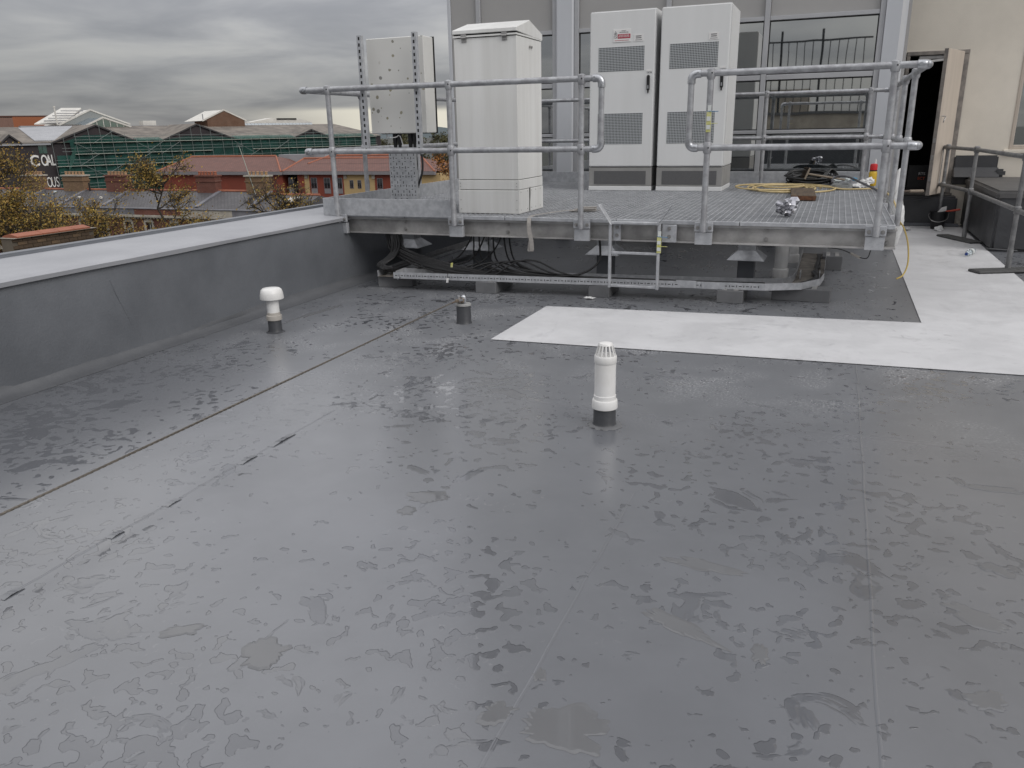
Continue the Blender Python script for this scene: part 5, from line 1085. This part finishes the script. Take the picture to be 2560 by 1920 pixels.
    if h == 2:
        for x, y in ((-77.6, 66.4), (-74.3, 66.3)): MB().lathe([(.16, .0), (.17, .16), (.06, .22), (.0, .23)], (x, y, -4.75), 10).build('roof_vent', m_trim, rf, smooth=True)
        MB().cyl((-77.9, 68.2, -4.2), (-77.9, 68.2, -3.2), .09, n=8).build('soil_stack', m_black, rf)
# tall thin aerial pole on the far chimney
ap = thing('aerial_pole', 'tall thin aerial pole standing on a terrace chimney', 'aerial', (-55.0, 68.0, -2.4))
MB().cyl((-54.9, 68.0, -4.4), (-56.35, 68.0, .55), .05, .03, n=6).build('pole', m_tubew, ap)
for k in range(4): MB().bar((-56.75 + k * .06, 68.0, .42 + k * .09), (-55.95 + k * .06, 68.0, .42 + k * .09), .03, .03).build('aerial_rod', m_tube, ap)

# ---- red-roofed office range behind the terrace
m_tile = brickmat('red_tiles', (.185, .082, .062), (.145, .066, .052), (.09, .042, .035), .34, .30, 'XY', .7, .03)
m_redw = mat('red_wall', (.235, .050, .027), .75, col2=(.20, .045, .026), scale=.5); m_yelw = mat('yellow_stone', (.50, .36, .17), .8, col2=(.42, .30, .15), scale=.8)
m_fasc = mat('grey_fascia', (.24, .225, .235), .6)
ro = thing('red_roofed_offices', 'long red brick office range with red tiled roof and yellow bays', 'building', (-65, 94, GZ))
MB().prism([(-87.6, 89.0, GZ), (-67.4, 89.0, GZ), (-67.4, 89.0, -3.1), (-87.6, 89.0, -3.1)], (0, 11, 0)).build('wall', m_redw, ro)
xw = [(-67.35, -65.2, m_dark), (-65.2, -64.15, m_redw), (-64.15, -63.4, m_yelw), (-63.4, -58.2, m_redw), (-58.2, -53.65, m_yelw), (-53.65, -50.5, m_redw), (-50.5, -44.5, m_yelw)]
for a, b, m in xw: MB().box(a + .002, 89.3 if m is not m_dark else 90.4, GZ, b - .002, 100, -3.3).build('wall_bay', m, ro)
def hiproof(x0, x1, xr0, xr1, ze, zr, y0=88.6, yr=94, y1=100):
    b = MB().poly([(x0, y0, ze), (x1, y0, ze), (xr1, yr, zr), (xr0, yr, zr)]).poly([(x0, y1, ze), (xr0, yr, zr), (xr1, yr, zr), (x1, y1, ze)]).poly([(x0, y0, ze), (xr0, yr, zr), (x0, y1, ze)]).poly([(x1, y0, ze), (x1, y1, ze), (xr1, yr, zr)]).poly([(x0, y0, ze), (x0, y1, ze), (x1, y1, ze), (x1, y0, ze)])
    rf = b.build('roof', m_tile, ro)
    MB().cyl((xr0, yr, zr + .03), (xr1, yr, zr + .03), .14, n=8).build('ridge_tiles', m_ridge, rf)
    MB().cyl((x0, y0, ze), (xr0, yr, zr), .12, n=6).build('hip_tiles', m_ridge, rf); MB().cyl((x1, y0, ze), (xr1, yr, zr), .12, n=6).build('hip_tiles', m_ridge, rf)
    MB().box(x0, y0 - .05, ze - .42, x1, y0 + .4, ze - .02).build('fascia', m_fasc, rf)
hiproof(-88.2, -67.2, -86.5, -71.8, -3.05, -1.28)
hiproof(-67.15, -45.0, -71.0 + 4, -49.0, -3.02, -1.62, 88.9, 93.6, 99)
hiproof(-65.0, -50.0, -63.5, -52.0, -2.2, -1.30, 91.6, 94.5, 98)
MB().box(-72.5, 95.5, -3, -64.9, 97, -1.1).build('roof_plant', m_sheet, ro); MB().lathe([(.5, 0), (.5, .18), (.2, .42), (.0, .44)], (-67.0, 94.8, -1.1), 12).build('roof_vent', m_trim, ro, smooth=True)
for a, b, z0, z1 in ((-63.14, -62.21, -5.2, -3.85), (-61.16, -60.2, -5.2, -3.85), (-59.26, -58.4, -5.2, -3.85), (-57.3, -56.75, -5.15, -4.12), (-56.15, -55.6, -5.15, -4.12), (-55.0, -54.4, -5.15, -4.12), (-53.3, -52.5, -5.15, -3.88), (-66.6, -65.9, -5.2, -3.85)):
    w = MB().box(a, 89.26, z0, b, 89.295, z1).build('window', m_fasc, ro)
    c = (a + b) / 2
    for p, q in ((a + .07, c - .03), (c + .03, b - .07)): MB().box(p, 89.235, z0 + .06, q, 89.258, z1 - .06).build('pane', m_pane, w)
    if z1 > -4: MB().box(a, 89.25, z0 - .62, b, 89.297, z0 - .03).build('apron_panel', m_fasc, w)
for x in (-64.0, -58.1, -54.0): MB().box(x, 89.2, -3.95, x + .42, 89.296, -3.45).build('carved_panel', m_stone, ro)
# ---- near neighbour: brick gable with terracotta coping and slates
nb_ = thing('neighbour_brick_gable', 'brown brick gable wall with orange coping tiles just past the parapet', 'wall', (-16.2, 12.9, GZ))
m_nb = mat('weathered_brick', (.115, .075, .045), .9, col2=(.06, .045, .032), scale=5, detail=6, bump=.4, bscale=30)
MB().box(-16.34, 11.86, GZ, -16.02, 13.92, -.48).build('wall_core', mat('lime_mortar', (.13, .11, .085), .95), nb_)
bk0 = [MB().box(-16.02, 11.864, -.5525, -15.995, 12.079, -.4875).build('brick', m_nb, nb_), MB().box(-16.02, 11.864, -.5525, -15.998, 12.079, -.4875).build('brick', mat('pale_brick', (.16, .105, .06), .9, col2=(.09, .065, .045), scale=6), nb_)]
for r_ in range(12):
    for k in range(9 if r_ % 2 == 0 else 8):
        if r_ == 0 and k == 0: continue
        if r_ == 0 and k == 1: continue
        inst(random.choice(bk0 + bk0[:1]), nb_, (random.uniform(-.006, .004), k * .2265 + (.113 if r_ % 2 else 0), -r_ * .075))
inst(bk0[0], nb_, (0, .2265, 0))
y = 11.95; k = 0
for w in (.62, .42, .40, .42):
    MB().prism([(-16.40, y, -.475), (-15.95, y, -.475), (-15.95, y, -.445), (-16.18, y, -.395), (-16.40, y, -.445)], (0, w - .012, 0)).build('coping_tile', m_ridge, nb_); y += w
MB().box(-16.42, 11.84, -.482, -15.93, 13.95, -.4765).build('mortar_bed', mat('pale_mortar', (.30, .27, .22), .9), nb_)
MB().prism([(-15.99, 12.8, -1.3), (-15.99, 13.9, -1.3), (-15.99, 13.5, -.95), (-15.99, 13.15, -.86)], (.02, 0, 0)).build('step_flashing', m_lead, nb_)
# slate slope beside it
m_ps = mat('pale_slate', (.34, .32, .28), .7, col2=(.24, .225, .20), scale=3, detail=6); sr = thing('neighbour_slate_roof', 'pale slate roof slope beside the brown brick gable', 'roof', (-17.3, 11.0, GZ))
MB().prism([(-16.2, 8.0, -1.7), (-16.2, 11.84, -1.7), (-18.6, 11.84, -.62), (-18.6, 8.0, -.62)], (0, 0, -.05)).build('roof_boarding', m_lead, sr)
MB().box(-18.9, 8.0, GZ, -16.5, 11.84, -1.75).build('house_wall', m_nb, sr)
sv = Vector((2.4, 0, -1.08)).normalized(); s0 = None
for r_ in range(9):
    for k in range(12):
        o = Vector((-18.6, 8.05 + k * .315 + (.157 if r_ % 2 else 0), -.612)) + sv * .26 * r_
        if s0 is None:
            s0 = MB().obox(o + sv * .15, sv * .16, (0, .152, 0), Vector((.41, 0, .91)) * .006).build('slate', m_ps, sr); first = o
        elif o.y < 11.55: inst(s0, sr, o - first + Vector((0, 0, random.uniform(0, .006))))
MB().cyl((-18.6, 8.0, -.58), (-18.6, 11.86, -.58), .07, n=8).build('ridge_roll', m_lead, sr)
print('town ok')

# ================================================================== TREES
m_bark = mat('bark', (.045, .036, .028), .9, col2=(.03, .024, .02), scale=2)
def leafmat(name, cols):
    m = bpy.data.materials.new(name); m.use_nodes = True; t = m.node_tree; b = t.nodes['Principled BSDF']; b.inputs['Roughness'].default_value = .7
    g = N(t, 'ShaderNodeNewGeometry').outputs['Random Per Island']
    r = t.nodes.new('ShaderNodeValToRGB'); r.color_ramp.interpolation = 'LINEAR'; e = r.color_ramp.elements
    while len(e) < len(cols): e.new(.5)
    for i, c in enumerate(cols): e[i].position = i / (len(cols) - 1); e[i].color = (*c, 1)
    t.links.new(g, r.inputs[0]); t.links.new(r.outputs[0], b.inputs['Base Color'])
    return m
lm_y = leafmat('autumn_leaf', [(.09, .08, .02), (.21, .15, .026), (.36, .225, .036), (.19, .10, .026), (.42, .30, .06)])
lm_o = leafmat('orange_leaf', [(.20, .075, .014), (.30, .12, .02), (.24, .10, .02), (.13, .06, .015)])
lm_g = leafmat('olive_leaf', [(.03, .038, .014), (.06, .06, .02), (.10, .085, .025), (.045, .05, .018)])
def tree(label, base, height, crown_z, rad, nleaf, lm, leaf=.16, seed=1, group='autumn trees along the street', sparse_top=True, squash=1.0):
    rnd = random.Random(seed); t = thing('autumn_tree', label, 'tree', base, group); b = Vector(base); tw = MB(); tips = []
    tr_ = [b + Vector((rnd.uniform(-.15, .15) * i, rnd.uniform(-.15, .15) * i, height * .92 * i / 6)) for i in range(7)]
    MB().tube(tr_, [.26 - .038 * i for i in range(7)], 8).build('trunk', m_bark, t, smooth=True)
    def branch(p, d, L, r, dep):
        pts = [p]; q = p.copy(); dd = d.copy()
        for i in range(4):
            dd = (dd + Vector((rnd.gauss(0, .18), rnd.gauss(0, .18), rnd.gauss(.06, .12)))).normalized(); q = q + dd * L / 4; pts.append(q.copy())
            if dep < 3 and i >= 1:
                for _ in range(2): branch(q, (dd + Vector((rnd.gauss(0, .7), rnd.gauss(0, .7), rnd.gauss(.1, .45)))).normalized(), L * rnd.uniform(.42, .62), r * .5, dep + 1)
            if dep >= 1: tips.append((q.copy(), dep))
        tw.tube(pts, [r * (1 - .18 * i) for i in range(5)], 5, False)
    for i in range(15):
        f = rnd.uniform(.38, 1.0); i0 = min(5, int(f * 6)); p = tr_[i0].lerp(tr_[i0 + 1], f * 6 - i0); a = rnd.uniform(0, 6.28)
        wl = rad * (1.15 - .62 * ((f - .38) / .62)); branch(p, Vector((math.cos(a), math.sin(a), rnd.uniform(.15, .8))).normalized(), wl * rnd.uniform(.75, 1.1), .075, 0)
    tw.build('limbs', m_bark, t)
    lf = MB(); zs = sorted(p.z for p, _ in tips); zlo, zhi = zs[0], zs[-1]
    cl_ = [(p, rnd.uniform(.3, .9)) for p, d_ in tips if rnd.random() < (1.0 if not sparse_top else 1.0 - .72 * ((p.z - zlo) / (zhi - zlo)) ** 1.3)]
    for i in range(nleaf):
        c, s = rnd.choice(cl_); p = c + Vector((rnd.gauss(0, s * .55), rnd.gauss(0, s * .55), rnd.gauss(-.05, s * .42)))
        a = Vector((rnd.gauss(0, 1), rnd.gauss(0, 1), rnd.gauss(0, 1))).normalized(); e = a.orthogonal().normalized(); g = a.cross(e); k = leaf * rnd.uniform(.6, 1.35)
        lf.poly([p - e * k, p - g * k * .6, p + e * k, p + g * k * .6])
    q = lf.build('crown', lm, t, fix=False); q['kind'] = 'stuff'
    return t
tree('tall dark-limbed yellowing tree in front of the black warehouse wall', (-64.6, 48, GZ), 14.6, 0, 3.7, 6000, lm_y, .085, 4)
tree('yellow-brown tree in front of the terrace, left of the red office wall', (-49.3, 50, GZ), 13.2, 0, 3.3, 5200, lm_y, .08, 9)
tree('thin yellow tree in front of the nearest terrace house', (-39.4, 52, GZ), 12.0, 0, 2.9, 2300, lm_y, .08, 15)
tree('low bushy yellow tree between the two taller street trees', (-54.2, 47, GZ), 9.4, 0, 4.2, 6500, lm_y, .085, 21, sparse_top=False)
tree('low bushy yellow tree right beside the tall dark-limbed one', (-61.0, 46, GZ), 10.2, 0, 4.2, 7500, lm_y, .085, 23, sparse_top=False)
tree('bright orange tree beyond the white sloped-lid cabinet', (-36.2, 76, GZ), 12.6, 0, 3.0, 4200, lm_o, .12, 27, sparse_top=False)
for i, (x, y, h) in enumerate(((-112, 205, 15.2), (-103, 210, 14.8), (-95, 200, 14.4), (-121, 215, 15.4), (-86, 190, 13.6))):
    tree(('olive tree in the distance past the red roofs, tallest of the far group', 'olive tree in the distant group, second from the warehouse end', 'olive tree in the distant group behind the orange tree', 'olive tree in the distant group nearest the warehouse end', 'lowest olive tree in the distant group')[i], (x, y, GZ), h - 1.2, 0, 5.0, 2200, lm_g, .26, 40 + i, 'distant olive trees', sparse_top=False)
print('trees ok')
